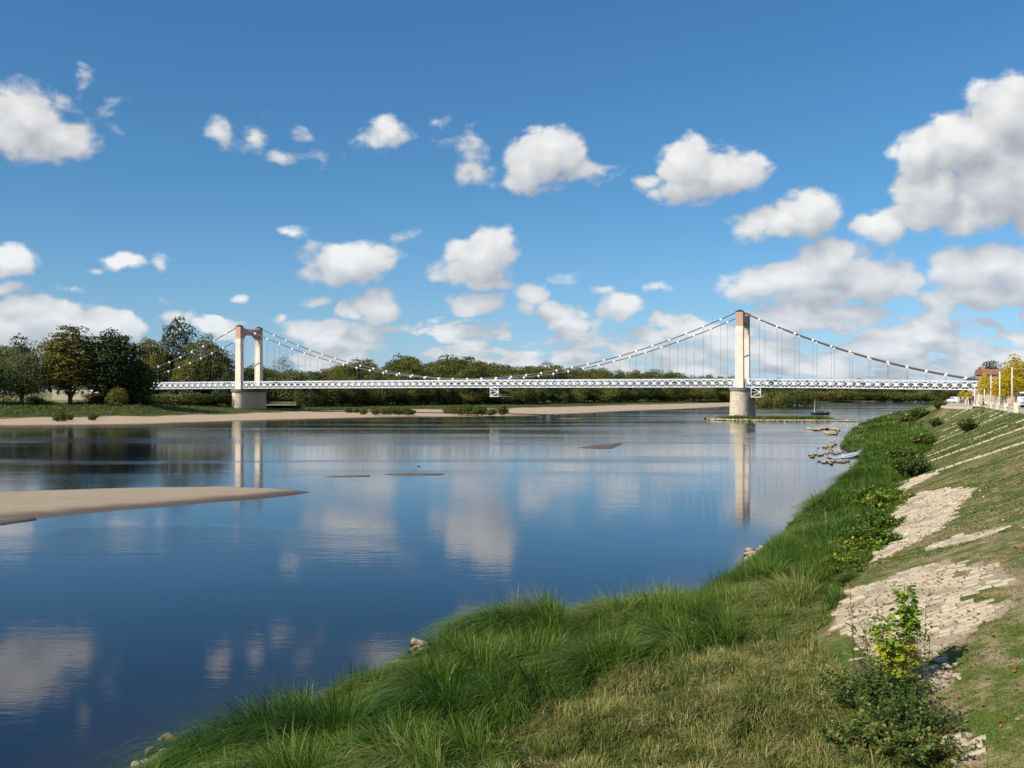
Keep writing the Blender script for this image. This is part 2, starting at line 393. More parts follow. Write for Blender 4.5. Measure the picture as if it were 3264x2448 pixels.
def m_pylon(N):
    p = objco(N); z = N.sep(p)[2]
    st = N.noise(N.v('MULTIPLY', p, (3, 3, .35)), 1.0, 5, .65); n = N.noise(p, 2.5, 5, .65)
    cream = N.mix(N.ss(n, .3, .75), (.84, .73, .60), (.72, .61, .49)); cream = N.mix(N.m('MULTIPLY', N.ss(st, .50, .72), .6), cream, (.40, .31, .23))
    red = N.mix(st, (.40, .255, .20), (.54, .38, .30)); pink = N.mix(n, (.66, .44, .35), (.74, .60, .48))
    zz = N.m('ADD', z, N.m('MULTIPLY', N.m('SUBTRACT', n, .5), 1.1))
    band = N.m('MULTIPLY', N.ss(zz, 22.1, 22.5), N.ss(zz, 24.2, 23.4))
    c = N.mix(N.m('MULTIPLY', band, .55), cream, pink); c = N.mix(N.ss(zz, 25.3, 25.7), c, red)
    return pbsdf(N, c, .85, N.m('ADD', n, st), bdist=.03, spec=.25)
M['pylon'] = mat('pylon_painted_masonry', m_pylon)
def m_pier(N):
    p = objco(N); st = N.noise(N.v('MULTIPLY', p, (1.2, 1.2, .12)), 1.0, 5, .65); n = N.noise(p, 1.3, 5, .65); f = N.noise(p, 9, 4, .6)
    c = N.mix(n, (.72, .62, .49), (.58, .49, .37)); c = N.mix(N.m('MULTIPLY', N.ss(st, .52, .72), .7), c, (.34, .26, .18)); c = N.mix(N.ss(f, .6, .8), c, (.42, .36, .27))
    return pbsdf(N, c, .9, N.m('ADD', f, n), bdist=.04, spec=.2)
M['pier'] = mat('pier_render', m_pier)
def m_ashlar(N):
    p = objco(N); n = N.noise(p, 1.1, 4, .65); f = N.noise(p, 7, 4, .6)
    c = N.mix(N.m('FRACT', N.m('MULTIPLY', rnd(N), 7.3)), (.74, .64, .47), (.60, .51, .37)); c = N.mix(N.ss(n, .5, .72), c, (.48, .40, .28)); c = N.mix(N.ss(f, .6, .8), c, (.34, .29, .2))
    return pbsdf(N, c, .9, f, bdist=.04, spec=.2)
M['ashlar'] = mat('pier_ashlar', m_ashlar)
M['cap'] = simple('grey_concrete', (.20, .185, .165), (.13, .12, .11), 1.2, .9, bdist=.02)
M['white'] = simple('white_steel_paint', (.68, .72, .78), (.58, .62, .68), .8, .45)
M['whitebright'] = simple('white_gusset_paint', (.86, .86, .84), (.78, .78, .77), 1.2, .4)
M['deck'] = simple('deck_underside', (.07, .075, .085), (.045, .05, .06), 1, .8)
M['rail'] = simple('pale_rail', (.45, .43, .38), (.38, .36, .32), 1, .6)
M['cable'] = simple('cable_steel', (.13, .135, .145), (.09, .095, .105), 2, .55, .2)
M['iron'] = simple('dark_iron', (.03, .03, .032), (.05, .048, .045), 2, .6)
def m_stone(N):
    p = geo(N); r = rnd(N); n = N.noise(p, 5, 5, .65); f = N.noise(p, 30, 4, .6); big = N.noise(p, .9, 3, .6)
    t = N.m('ADD', N.m('MULTIPLY', attr(N, 'tone'), .6), N.m('MULTIPLY', r, .4))
    c = N.mix(t, (.47, .395, .285), (.61, .53, .40)); c = N.mix(N.ss(n, .45, .72), c, (.36, .285, .19)); c = N.mix(N.ss(big, .46, .7), c, (.30, .255, .17)); c = N.mix(N.m('MULTIPLY', N.ss(f, .55, .75), .6), c, (.22, .18, .12))
    return pbsdf(N, c, .9, N.m('ADD', n, f), bdist=.02, spec=.2)
M['stone'] = mat('pale_limestone', m_stone)
M['rock'] = M['stone']
def m_rockwet(N):
    p = geo(N); z = N.sep(p)[2]; n = N.noise(p, 3, 5, .65)
    dry = N.mix(n, (.46, .385, .285), (.30, .245, .175)); w = N.ss(N.m('ADD', z, N.m('MULTIPLY', n, .12)), .22, .08)
    return pbsdf(N, N.mix(w, dry, (.085, .065, .04)), N.lin(w, 0, 1, .9, .5), N.noise(p, 12, 4, .6), bdist=.03, spec=.3)
M['shorerock'] = mat('river_rock', m_rockwet)
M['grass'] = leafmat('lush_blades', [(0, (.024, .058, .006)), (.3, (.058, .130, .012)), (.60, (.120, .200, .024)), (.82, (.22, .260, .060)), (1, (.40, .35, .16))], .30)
M['straw'] = leafmat('fading_blades', [(0, (.050, .080, .014)), (.3, (.14, .175, .035)), (.6, (.27, .26, .075)), (.85, (.42, .34, .16)), (1, (.56, .43, .25))], .25)
M['turf'] = leafmat('turf_blades', [(0, (.045, .095, .010)), (.35, (.10, .165, .022)), (.6, (.19, .19, .06)), (.8, (.29, .235, .12)), (1, (.40, .31, .19))], .25)
M['fallen'] = leafmat('fallen_leaves', [(0, (.16, .055, .02)), (.5, (.34, .12, .035)), (.8, (.42, .22, .07)), (1, (.50, .42, .28))], .1)
M['shrubleaf'] = leafmat('shrub_leaves', [(0, (.035, .075, .014)), (.5, (.085, .145, .028)), (.82, (.18, .20, .055)), (1, (.40, .28, .07))], .3)
M['limeleaf'] = leafmat('lime_leaves', [(0, (.11, .19, .02)), (.5, (.22, .32, .035)), (.8, (.38, .42, .04)), (1, (.58, .46, .03))], .4)
M['vineleaf'] = leafmat('bramble_leaves', [(0, (.04, .10, .014)), (.5, (.09, .17, .022)), (.8, (.22, .28, .04)), (1, (.42, .38, .05))], .35)
TREEM = dict(
 willow=leafmat('willow_leaves', [(0, (.070, .085, .032)), (.5, (.140, .160, .060)), (1, (.220, .235, .090))], .3, .25),
 autumn=leafmat('turning_leaves', [(0, (.062, .066, .011)), (.5, (.135, .125, .022)), (1, (.225, .185, .036))], .3, .2),
 dark=leafmat('dark_leaves', [(0, (.018, .032, .008)), (.5, (.042, .062, .014)), (1, (.095, .105, .025))], .2, .3),
 green=leafmat('green_leaves', [(0, (.040, .058, .011)), (.5, (.092, .112, .021)), (1, (.165, .165, .038))], .3, .4),
 olive=leafmat('olive_leaves', [(0, (.075, .080, .016)), (.5, (.155, .150, .032)), (1, (.25, .215, .055))], .3, .4),
 gold=leafmat('golden_leaves', [(0, (.30, .22, .012)), (.5, (.56, .42, .018)), (1, (.74, .60, .04))], .4, .2),
 bare=leafmat('sparse_leaves', [(0, (.09, .095, .07)), (.5, (.14, .14, .10)), (1, (.20, .19, .13))], .3, .2))
M['bark'] = simple('bark', (.06, .045, .032), (.11, .09, .065), 3, .95, stretch=(2, 2, .4))
M['palebark'] = simple('pale_bark', (.20, .17, .12), (.30, .26, .19), 3, .95, stretch=(2, 2, .4))
M['cream'] = simple('cream_render', (.55, .47, .37), (.47, .40, .31), 1.2, .9)
M['creampost'] = simple('cream_post', (.70, .62, .50), (.60, .53, .42), 2, .8)
M['brick'] = simple('brick_red', (.46, .26, .18), (.36, .20, .14), 1.5, .9)
M['tile'] = simple('roof_tile', (.30, .13, .08), (.22, .10, .065), 2, .9)
M['glass'] = simple('dark_glass', (.03, .04, .05), (.05, .06, .07), 1, .1)
M['carwhite'] = simple('white_car_paint', (.72, .74, .76), (.66, .68, .70), 1, .25)
M['red'] = simple('red_paint', (.62, .03, .03), (.55, .03, .03), 1, .4)
M['signwhite'] = simple('sign_white', (.8, .8, .8), (.76, .76, .76), 1, .4)
M['signgreen'] = simple('sign_green', (.20, .45, .16), (.16, .38, .13), 1, .5)
M['yellow'] = simple('yellow_panel', (.72, .58, .06), (.66, .52, .05), 1, .5)
M['boat'] = simple('tarred_wood', (.020, .020, .022), (.035, .033, .032), 2, .6)
M['canvas'] = simple('grey_canvas', (.07, .085, .065), (.05, .06, .05), 2, .8)
M['foam'] = simple('white_water', (.78, .82, .86), (.12, .16, .22), 2.6, .3, bdist=.15, stretch=(1, 2, 1))
M['skin'] = simple('skin', (.45, .28, .20), (.42, .26, .18), 4, .6)
M['clothdark'] = simple('dark_cloth', (.03, .03, .045), (.02, .02, .03), 6, .9)
M['clothred'] = simple('red_cloth', (.45, .04, .05), (.38, .03, .04), 6, .9)
M['clothpale'] = simple('pale_cloth', (.60, .62, .66), (.52, .54, .58), 6, .9)
M['clothmauve'] = simple('mauve_cloth', (.30, .24, .33), (.25, .2, .28), 6, .9)
M['hair'] = simple('hair', (.05, .03, .02), (.03, .02, .015), 6, .8)

# ------------------------------------------------------------------ river and far (left) bank
def grid_mesh(name, rows, mat_, attrs=None):
    R = np.array(rows, float); nr, nc = R.shape[:2]
    idx = np.arange(nr * nc).reshape(nr, nc)
    F_ = np.stack([idx[:-1, :-1], idx[:-1, 1:], idx[1:, 1:], idx[1:, :-1]], -1).reshape(-1, 4)
    return np_mesh(name, R.reshape(-1, 3), F_, mat_, {k: np.asarray(a).ravel() for k, a in (attrs or {}).items()}, True)

YW = [-60, 8, 16, 20, 23, 24.3, 25.3, 26.3, 27.5, 35, 50, 74, 84, 99, 108, 118, 142, 170, 231, 300, 378, 583, 800, 1600]
VW = [-13, -12.0, -11.5, -10.9, -11.2, -11.0, -9.8, -7.4, -6.2, -6.1, -6.0, -5.9, -5.8, -6.4, -8.0, -9.9, -11.4, -12.3, -13.2, -10.5, -6.8, 7.7, 14, 30]
def vw(Y): return np.interp(Y, YW, VW) + .5 * (vnoise(np.asarray(Y) * .5, 0 * np.asarray(Y), 5) - .5)
def vt(Y): return np.interp(Y, [-60, 12, 15, 17, 20, 27, 36, 60, 100, 150, 200, 900, 1600], [1.5, .4, -.6, -1.5, -2.5, -2.3, -1.9, -1.4, .4, .2, -5, 12, 40])
def vc(Y): return np.interp(Y, [-60, 140, 156, 900, 1600], [7.8, 7.8, 2.6, 22, 60])
def zt(Y): return np.interp(Y, [-60, 60, 200], [1.0, 1.0, 1.2])
ZC = 4.3
def hz(v, Y):
    """height of the near bank: v = x - 0.4 y runs up the bank, Y along it"""
    v = np.asarray(v, float); Y = np.asarray(Y, float); w, t, c, z1 = vw(Y), vt(Y), vc(Y), zt(Y)
    d = v - w
    strip = np.where(d < 0, d * .25, np.minimum(1, d / 1.3) * .45 + np.clip((d - 1.3) / np.maximum(t - w - 1.3, .5), 0, 1) * (z1 - .45))
    sl = z1 + (v - t) / (c - t) * (ZC - z1)
    z = np.where(v < t, strip, np.where(v < c, sl, ZC))
    b = np.clip(d / 1.5, 0, 1) * np.clip((c - v) / .6, 0, 1)
    return z + b * (.22 * (fbm((v + .4 * Y) * .7, Y * .7, 11) - .5) * np.where(v < t, 1.8, .45) + .5 * (vnoise((v + .4 * Y) * .42, Y * .42, 12) - .45) * np.clip((t - v) / 1.2, 0, 1))
def gp(v, Y, dz=0.0):
    x = np.asarray(v) + .4 * np.asarray(Y); return np.stack([x, np.asarray(Y) + 0 * x, hz(v, Y) + dz], -1)
def ray(px, py):
    """(v, Y) where a full-size photograph pixel meets the near bank"""
    k = (px - CXP) / FP; z = 1.5
    for _ in range(60):
        y = (EYE - z) * FP / (py - HZP); z = .6 * z + .4 * float(hz(k * y - .4 * y, y))
    return (k - .4) * y, y

def build_river():
    # water sheet: finer near the camera, carries how shallow it is beside the bank
    ys = np.concatenate([np.linspace(-80, 12, 10), np.geomspace(13, 2500, 150)])
    us = np.concatenate([-np.geomspace(900, .5, 46), np.array([0]), np.geomspace(.5, 60, 16)])
    Y, U = np.meshgrid(ys, us, indexing='ij'); X = U + np.interp(ys, ys, .4 * ys + vw(ys))[:, None]
    X = np.where(Y > 500, U * (1 + (Y - 500) / 900) + .4 * Y + vw(Y), X)
    d = X - (.4 * Y + vw(Y)); sh = np.clip(1 - np.abs(d) / (1.3 + 4.5 * vnoise(X * .3, Y * .3, 3)), 0, 1) * .9
    link(bpy.data.objects.new('river', grid_mesh('river', np.stack([X, Y, 0 * X], -1), M['water'], {'shallow': sh})), label='calm blue river reflecting clouds and bridge tower', kind='structure')
    # ground under everything
    g = MB().add([(-6000, -300, -1.6), (6000, -300, -1.6), (6000, 9000, -1.6), (-6000, 9000, -1.6)], [(0, 1, 2, 3)])
    mk('ground', g.mesh('ground', M['ground']), kind='structure', label='river bed and land beneath the whole scene')
    # far bank
    xs = [-420, -150, 0, 150, 300, 500, 600, 700, 850, 1000, 1100, 1260, 1360, 1450, 1530, 1600, 1640]
    sh = [934, 922, 920, 918.5, 917, 910, 907.5, 905, 901, 900.5, 900, 893, 888, 885, 881, 877, 875.5]
    sg = [912, 905, 903, 900, 898, 893, 889.5, 886.5, 884.5, 882.5, 881, 877, 874, 872, 870, 868.5, 868]
    tb = [888, 880, 878, 876.5, 876, 877, 877.5, 877, 875.5, 874, 873, 870, 868, 866.8, 866, 865.2, 865]
    tz = [3.3, 3.3, 3.3, 3.3, 3.3, 2.4, 2.0, 2.0, 1.9, 1.9, 1.9, 2.0, 2.1, 2.2, 2.2, 2.2, 2.2]
    cols = np.linspace(-420, 1640, 150)
    I = lambda a: np.interp(cols, xs, a)
    def PT(pys, z):
        k = (1.4756 * pys - HZP) / FP; y = (EYE - z) / k
        return np.stack([(1.4756 * cols - CXP) / FP * y, y, z + 0 * y], -1)
    A = PT(I(sh), 0 * cols); B = PT(I(sg), .85 + 0 * cols); Dd = PT(I(tb), I(tz))
    far = Dd + (Dd * np.array([1, 1, 0])) * .5; far[:, 2] = Dd[:, 2] + .5
    vf = far * np.array([6, 6, 1])
    rows, inl = [], []
    rows.append(A - np.array([0, 6, .9])); inl.append(0 * cols - .1)
    for t in (0, .04, .12, .25, .4, .55, .7, .85, 1):
        z = A * (1 - t) + B * t; z = z.copy(); z[:, 2] = .85 * t ** .7 + .10 * (fbm(cols * .05, t * 9 + 0 * cols, 21) - .5) * (t > 0); rows.append(z); inl.append(0 * cols + t)
    for t in (.2, .4, .6, .8, 1):
        z = B * (1 - t) + Dd * t; z[:, 2] = B[:, 2] + (Dd[:, 2] - B[:, 2]) * (t * t * (3 - 2 * t)) + .3 * (fbm(cols * .06, t * 5 + 0 * cols, 31) - .5); rows.append(z); inl.append(0 * cols + 1 + t)
    rows += [far, vf]; inl += [0 * cols + 2.5, 0 * cols + 3]
    mk('sandy_shore', grid_mesh('sandy_shore', rows, M['sand'], {'inland': inl}), kind='structure', label='far bank of pale sand rising to grass under the trees')
    # land closing the river far upstream behind the right pier
    p = MB(); pts = [at(x, y, 0) for x, y in ((1590, 877.5), (1640, 875.5), (1690, 873), (1745, 869.5), (1765, 868.3), (1850, 867.8), (1950, 867.3), (2060, 866.8), (2200, 866.6), (2500, 866.4))]
    n = len(pts); vs = [(q.x, q.y - 5, -.8) for q in pts] + [(q.x * 1.01, q.y * 1.01, .9) for q in pts] + [(q.x * 1.08, q.y * 1.08, 2.5) for q in pts] + [(q.x * 4, q.y * 4, 3) for q in pts]
    p.add(vs, [(r * n + i, r * n + i + 1, (r + 1) * n + i + 1, (r + 1) * n + i) for r in range(3) for i in range(n - 1)])
    mk('upstream_bank', p.mesh('upstream_bank', M['ground'], True), kind='structure', label='distant low bank where the river bends away')
    return A, B, Dd, cols
SHORE = build_river()

def sandbar(name, outline, h, m, label, lip=.25):
    pts = [at(x, y, 0) for x, y in outline]
    res = []
    for i, p in enumerate(pts):                       # finer, slightly wandering outline
        q = pts[(i + 1) % len(pts)]; L = (q - p).length; k = max(2, int(L / 1.2))
        for j in range(min(k, 40)):
            t = j / min(k, 40); r = p.lerp(q, t); r.x += .25 * (vnoise(r.x * .9, r.y * .9, 7) - .5) * 1.6; r.y += .5 * (vnoise(r.x * .7, r.y * .7, 8) - .5); res.append(r)
    c = sum(res, Vector()) / len(res); n = len(res); vs = []
    ks = (1.03, .93, .7, .4, .15); zs = (-.06, .035, .6 * h, .92 * h, h)
    # shrink towards the long axis so that the bar keeps its tapering ends
    ax = max(res, key=lambda r: (r - c).length) - c; ax.z = 0; ax.normalize()
    for k, z in zip(ks, zs):
        for r in res:
            d = r - c; al = ax * d.dot(ax); pe = d - al; q = c + al * (1 - (1 - k) * .35) + pe * k; vs.append((q.x, q.y, z + .02 * (float(vnoise(q.x * .8, q.y * 1.5, 3)) - .5)))
    b = MB(); b.add(vs, [(r * n + i, r * n + (i + 1) % n, (r + 1) * n + (i + 1) % n, (r + 1) * n + i) for r in range(4) for i in range(n)] + [tuple(4 * n + i for i in range(n))])
    return mk(name, b.mesh(name, m, True), kind='structure', label=label)
sandbar('sandbar', [(675, 1063), (620, 1056.5), (500, 1051), (300, 1053), (150, 1057), (0, 1062), (-220, 1072), (-220, 1130), (-60, 1133), (0, 1128), (90, 1121), (200, 1108), (320, 1098), (400, 1091), (520, 1079), (600, 1072)], .30, M['bar'], 'long tapering sandbar in the river, widest at its left end')
sandbar('sandbar', [(72, 1123), (30, 1119.5), (-60, 1120), (-120, 1140), (-30, 1138), (20, 1131)], .12, M['bar'], 'small low sand spit just below the long sandbar')
sandbar('sandbar', [(1346, 958.5), (1320, 960.5), (1280, 962), (1248, 967), (1290, 969), (1325, 968.5)], .16, M['mud'], 'small dark mud bar standing alone in mid river')
sandbar('sandbar', [(830, 1025), (880, 1022.8), (955, 1023.5), (950, 1026), (870, 1027)], .06, M['mud'], 'thin dark silt line breaking the water right of the long sandbar')
sandbar('sandbar', [(700, 1030), (740, 1028.5), (800, 1027.2), (798, 1029.5), (740, 1031)], .05, M['mud'], 'thin silt line nearest the tip of the long sandbar')
sandbar('sandbar', [(1200, 904.2), (1230, 903.6), (1262, 903.2), (1255, 904.8), (1215, 905)], .15, M['bar'], 'pale low gravel patch off the far sandy shore')

# ------------------------------------------------------------------ suspension bridge
RP = Vector((63.8, 290, 0)); UX, UY = .930, -.367; BRZ = math.atan2(UY, UX); SPAN = -168.1; WB = 11.0
br = thing('suspension_bridge', 'long white truss suspension bridge with two cream masonry pylons across the river', 'bridge', RP, BRZ)
def zb(s): return float(np.interp(s, [-240, SPAN, SPAN / 2, 0, 30, 60, 100], [8.35, 8.5, 8.56, 8.40, 7.98, 7.47, 6.9]))
TH, ZTOP = 2.42, 29.7
def build_bridge():
    # towers
    def leg_mesh():
        b = MB()
        for (z0, z1, a0, a1, d0, d1) in ((8.3, 29.6, 2.32, 2.06, 1.9, 1.75),):
            c = .07; vs = []
            for z, a, d in ((z0, a0, d0), (z1, a1, d1)):
                a /= 2; d /= 2
                vs += [(-a + c, -d, z), (a - c, -d, z), (a, -d + c, z), (a, d - c, z), (a - c, d, z), (-a + c, d, z), (-a, d - c, z), (-a, -d + c, z)]
            b.add(vs, [tuple(range(7, -1, -1)), tuple(range(8, 16))] + [(i, (i + 1) % 8, 8 + (i + 1) % 8, 8 + i) for i in range(8)])
        return b.mesh('pylon_leg', M['pylon'])
    leg = leg_mesh()
    def arch():
        b = MB(); w0, w1 = .86, WB - .86; pr = []
        top = [(w0, 29.35), (w0 + 1.2, 29.1), (w0 + 2.6, 28.95), (WB / 2, 28.9), (w1 - 2.6, 28.95), (w1 - 1.2, 29.1), (w1, 29.35)]
        ar = []
        for k in range(9):
            t = k / 8 * math.pi / 2; ar.append((w1 - 2.7 * (1 - math.cos(t)), 21.9 + 5.0 * math.sin(t)))
        le = [(WB - q[0], q[1]) for q in reversed(ar)]
        pr = top + ar + le
        return b.prism(pr, 'x', -.74, .74).mesh('portal_beam', M['pylon'])
    sad = MB(); sad.lathe([(1.0, 29.6), (1.0, 29.75), (.78, 29.95), (.45, 30.12), (.1, 30.18)], 14); sad.box((0, 0, 29.64), (2.3, 2.0, .12)); sad = sad.mesh('saddle_cap', M['iron'], False)
    beam = arch()
    for s in (SPAN, 0):
        t = mk('pylon', beam, br); t.location = (s, 0, 0)
        for w in (0, WB):
            o = mk('leg', leg, t); o.location = (0, w, 0)
            o = mk('saddle', sad, t); o.location = (0, w, 0)
    # piers
    def stadium(r, half, n=14):
        return [(r * math.cos(a), half + r * math.sin(a)) for a in np.linspace(0, math.pi, n)] + [(r * math.cos(a), -half + r * math.sin(a)) for a in np.linspace(math.pi, 2 * math.pi, n)]
    def pier(r0, r1, z0, z1, m, inset=0.0):
        b = MB(); A, B_ = stadium(r0 - inset, 5.6), stadium(r1 - inset, 5.6); n = len(A)
        b.add([(x, y + WB / 2, z0) for x, y in A] + [(x, y + WB / 2, z1) for x, y in B_], [tuple(range(n - 1, -1, -1)), tuple(range(n, 2 * n))] + [(i, (i + 1) % n, n + (i + 1) % n, n + i) for i in range(n)])
        return b
    def capm():
        b = MB(); A = stadium(2.72, 5.6); n = len(A); L = [(1.0, 7.32), (1.035, 7.42), (1.035, 8.2), (1.0, 8.3)]
        b.add([(x * k, (y if abs(y) < 5.6 else y * (1 + (k - 1) * .35)) + WB / 2, z) for k, z in L for x, y in A], [tuple(range(n - 1, -1, -1)), tuple(range(3 * n, 4 * n))] + [(r * n + i, r * n + (i + 1) % n, (r + 1) * n + (i + 1) % n, (r + 1) * n + i) for r in range(3) for i in range(n)])
        return b.mesh('cap', M['cap'])
    cp = capm()
    o = mk('pier', pier(2.62, 2.42, -1.2, 7.32, M['pier']).mesh('pier', M['pier']), br, label='smooth stained pier standing on the far sand'); o.location = (SPAN, 0, 0)
    mk('cap', cp, o)
    o = mk('pier', pier(2.78, 2.5, -1.2, 7.32, M['cap'], .12).mesh('pier', M['cap']), br, label='coursed stone pier standing in the water')
    mk('cap', cp, o)
    rng = random.Random(5); joined = MB(); nc = 18; ch = 7.6 / nc; base = -.28
    # ashlar blocks of the right pier, those of the near nose one by one
    blocks = []
    for k in range(nc):
        za, zb_ = base + k * ch, base + (k + 1) * ch
        ra = 2.78 - .28 * (k / nc)
        per_n = 9; 
        for i in range(per_n):                                             # near nose: angles pi..2pi
            a0 = math.pi + (i + (.5 if k % 2 else 0)) * math.pi / per_n; a1 = a0 + math.pi / per_n
            if a1 > 2 * math.pi + .01: a0, a1 = math.pi, math.pi + .5 * math.pi / per_n
            blocks.append(('n', a0 + .012, a1 - .012, ra, za + .02, zb_ - .015))
        for sgn in (-1, 1):
            for i in range(11):
                y0 = -5.6 + i * 11.2 / 11; blocks.append((sgn, y0 + .02, y0 + 11.2 / 11 - .02, ra, za + .02, zb_ - .015))
        for i in range(7):
            a0 = i * math.pi / 7; blocks.append(('f', a0 + .012, a0 + math.pi / 7 - .012, ra, za + .02, zb_ - .015))
    for (kd, a0, a1, r, z0, z1) in blocks:
        pr = .03 + rng.random() * .05
        if kd in ('n', 'f'):
            cy_ = WB / 2 + (-5.6 if kd == 'n' else 5.6)
            am = (a0 + a1) / 2; P_ = lambda a, rr, z: (rr * math.cos(a), cy_ + rr * math.sin(a), z)
            vs = [P_(a, rr, z) for rr, e in ((r - .16, 0), (r + pr - .03, 0), (r + pr, .03)) for z in (z0 + e, z1 - e) for a in (a0 + e * .3, am, a1 - e * .3)]
            fs = []
            for q in (0, 1):
                o6 = q * 6; fs += [(o6, o6 + 1, o6 + 7, o6 + 6), (o6 + 1, o6 + 2, o6 + 8, o6 + 7), (o6 + 3, o6 + 9, o6 + 10, o6 + 4), (o6 + 4, o6 + 10, o6 + 11, o6 + 5), (o6, o6 + 6, o6 + 9, o6 + 3), (o6 + 2, o6 + 5, o6 + 11, o6 + 8)]
            fs += [(12, 13, 16, 15), (13, 14, 17, 16)]
        else:
            x0 = kd * (r - .16); x1 = kd * (r + pr); vs = [(x, WB / 2 + y, z) for x in (x0, x1) for y, z in ((a0, z0), (a1, z0), (a1, z1), (a0, z1))]
            fs = [(4, 5, 6, 7), (0, 1, 5, 4), (1, 2, 6, 5), (2, 3, 7, 6), (3, 0, 4, 7)]
        if kd == 'n': mk('stone', MB().add(vs, fs).mesh('stone', M['ashlar']), o)
        else: joined.add(vs, fs)
    mk('stonework', joined.mesh('stonework', M['ashlar']), o, kind='stuff')
    # stiffening trusses
    PL = 4.87 / 2
    spans = [(SPAN + 1.45, -1.45, 68), (1.45, 1.45 + 2.4 * 28, 28), (SPAN - 1.45 - 2.4 * 25, SPAN - 1.45, 25)]
    cache = {}
    for wi, w in enumerate((0.0, WB)):
        for (s0, s1, n) in spans:
            d = (s1 - s0) / n; b = MB()
            for i in range(n):
                a, e = s0 + i * d, s0 + (i + 1) * d
                b.bar((a, w, zb(a) + .11), (e, w, zb(e) + .11), .34, .24); b.bar((a, w, zb(a) + TH - .12), (e, w, zb(e) + TH - .12), .34, .26)
            for a in (s0 + .1, s1 - .1): b.box((a, w, zb(a) + TH / 2), (.42, .30, TH - .1))
            # kicker plates where the diagonals meet the top chord
            for i in range(n + 1):
                a = s0 + i * d
                if i not in (0, n): b.prism([(a - .52, zb(a) + TH - .24), (a + .52, zb(a) + TH - .24), (a, zb(a) + TH - .52)], 'y', w - .02, w + .02)
                if i not in (0, n): b.prism([(a - .30, zb(a) + .22), (a, zb(a) + .44), (a + .30, zb(a) + .22)], 'y', w - .02, w + .02)
            tr = mk('stiffening_truss', b.mesh('stiffening_truss', M['white']), br)
            key = round(d, 3)
            if key not in cache:
                hx = d / 2; g = MB(); q = .39; c = .12
                g.prism([(-q, -q + c), (-q + c, -q), (q - c, -q), (q, -q + c), (q, q - c), (q - c, q), (-q + c, q), (-q, q - c)], 'y', -.09, .09)
                D1 = MB().bar((-hx, 0, -TH / 2 + .2), (hx, 0, TH / 2 - .2), .12, .17).mesh('diagonal', M['white'])
                D2 = MB().bar((-hx, .004, TH / 2 - .2), (hx, .004, -TH / 2 + .2), .124, .17).mesh('diagonal', M['white'])
                Pp = MB().box((0, 0, -.78), (.13, .11, .68)).mesh('post', M['white'])
                far = MB(); far.bar((-hx, 0, -TH / 2 + .2), (hx, 0, TH / 2 - .2), .12, .17); far.bar((-hx, .004, TH / 2 - .2), (hx, .004, -TH / 2 + .2), .124, .17); far.prism([(-q, -q + c), (-q + c, -q), (q - c, -q), (q, -q + c), (q, q - c), (q - c, q), (-q + c, q), (-q, q - c)], 'y', -.09, .09); far.box((0, 0, -.78), (.13, .11, .68))
                cache[key] = (g.mesh('gusset_plate', M['whitebright']), D1, D2, Pp, far)
            g, D1, D2, Pp, far = cache[key]
            fb = MB()
            for i in range(n):
                a = s0 + (i + .5) * d; z = zb(a) + TH / 2
                if wi == 0:
                    for nm, me in (('gusset_plate', g), ('diagonal', D1), ('diagonal', D2), ('post', Pp)):
                        x = mk(nm, me, tr); x.location = (a, w, z)
                else: fb.add([(v[0] + a, v[1] + w, v[2] + z) for v in far.v], far.f)
            if wi: mk('lattice', fb.mesh('lattice', M['white']), tr, kind='stuff')
    # deck, rails, floor beams
    ss_ = list(np.linspace(SPAN - 62, 69, 80)); d = MB()
    for a, e in zip(ss_[:-1], ss_[1:]):
        d.add([(s, w, zb(s) + z) for s in (a, e) for w, z in ((1.0, .35), (WB - 1.0, .35), (WB - 1.0, .85), (1.0, .85))], [(0, 1, 5, 4), (2, 3, 7, 6), (3, 0, 4, 7), (1, 2, 6, 5)])
    mk('deck', d.mesh('deck', M['deck']), br)
    r = MB()
    for w in (.98, WB - .98):
        for a, e in zip(ss_[:-1], ss_[1:]):
            r.bar((a, w, zb(a) + 1.02), (e, w, zb(e) + 1.02), .10, .22); r.bar((a, w, zb(a) + 1.62), (e, w, zb(e) + 1.62), .06, .08)
    mk('guard_rail', r.mesh('guard_rail', M['rail']), br)
    fbm_ = MB().box((0, WB / 2, .22), (.22, WB - .4, .42)).mesh('floor_beam', M['deck'])
    for s in np.arange(SPAN - 58, 66, 4.87):
        if abs(s) > 2.0 and abs(s - SPAN) > 2.0: x = mk('floor_beam', fbm_, br); x.location = (s, 0, zb(s) - .02)
    # cables, clamps and hangers
    def zm(s): u = (s - SPAN / 2) / (SPAN / 2); return 11.25 + (ZTOP + .15 - 11.25) * u * u
    def zs(a): return ZTOP + .15 - .4876 * a + .00272 * a * a
    main = [-5.3 - (156.4 + .0) / 32 * i for i in range(33)]
    side = [5.4 + 4.79 * i for i in range(12)]
    hm = MB().tube([(0, 0, 0), (0, 0, 1)], .034, 5, caps=False).mesh('hanger', M['cable'], True)
    cm = MB(); cm.box((0, 0, .02), (.56, .50, .50)); cm.box((0, 0, -.34), (.22, .30, .24)); cm = cm.mesh('cable_clamp', M['whitebright'])
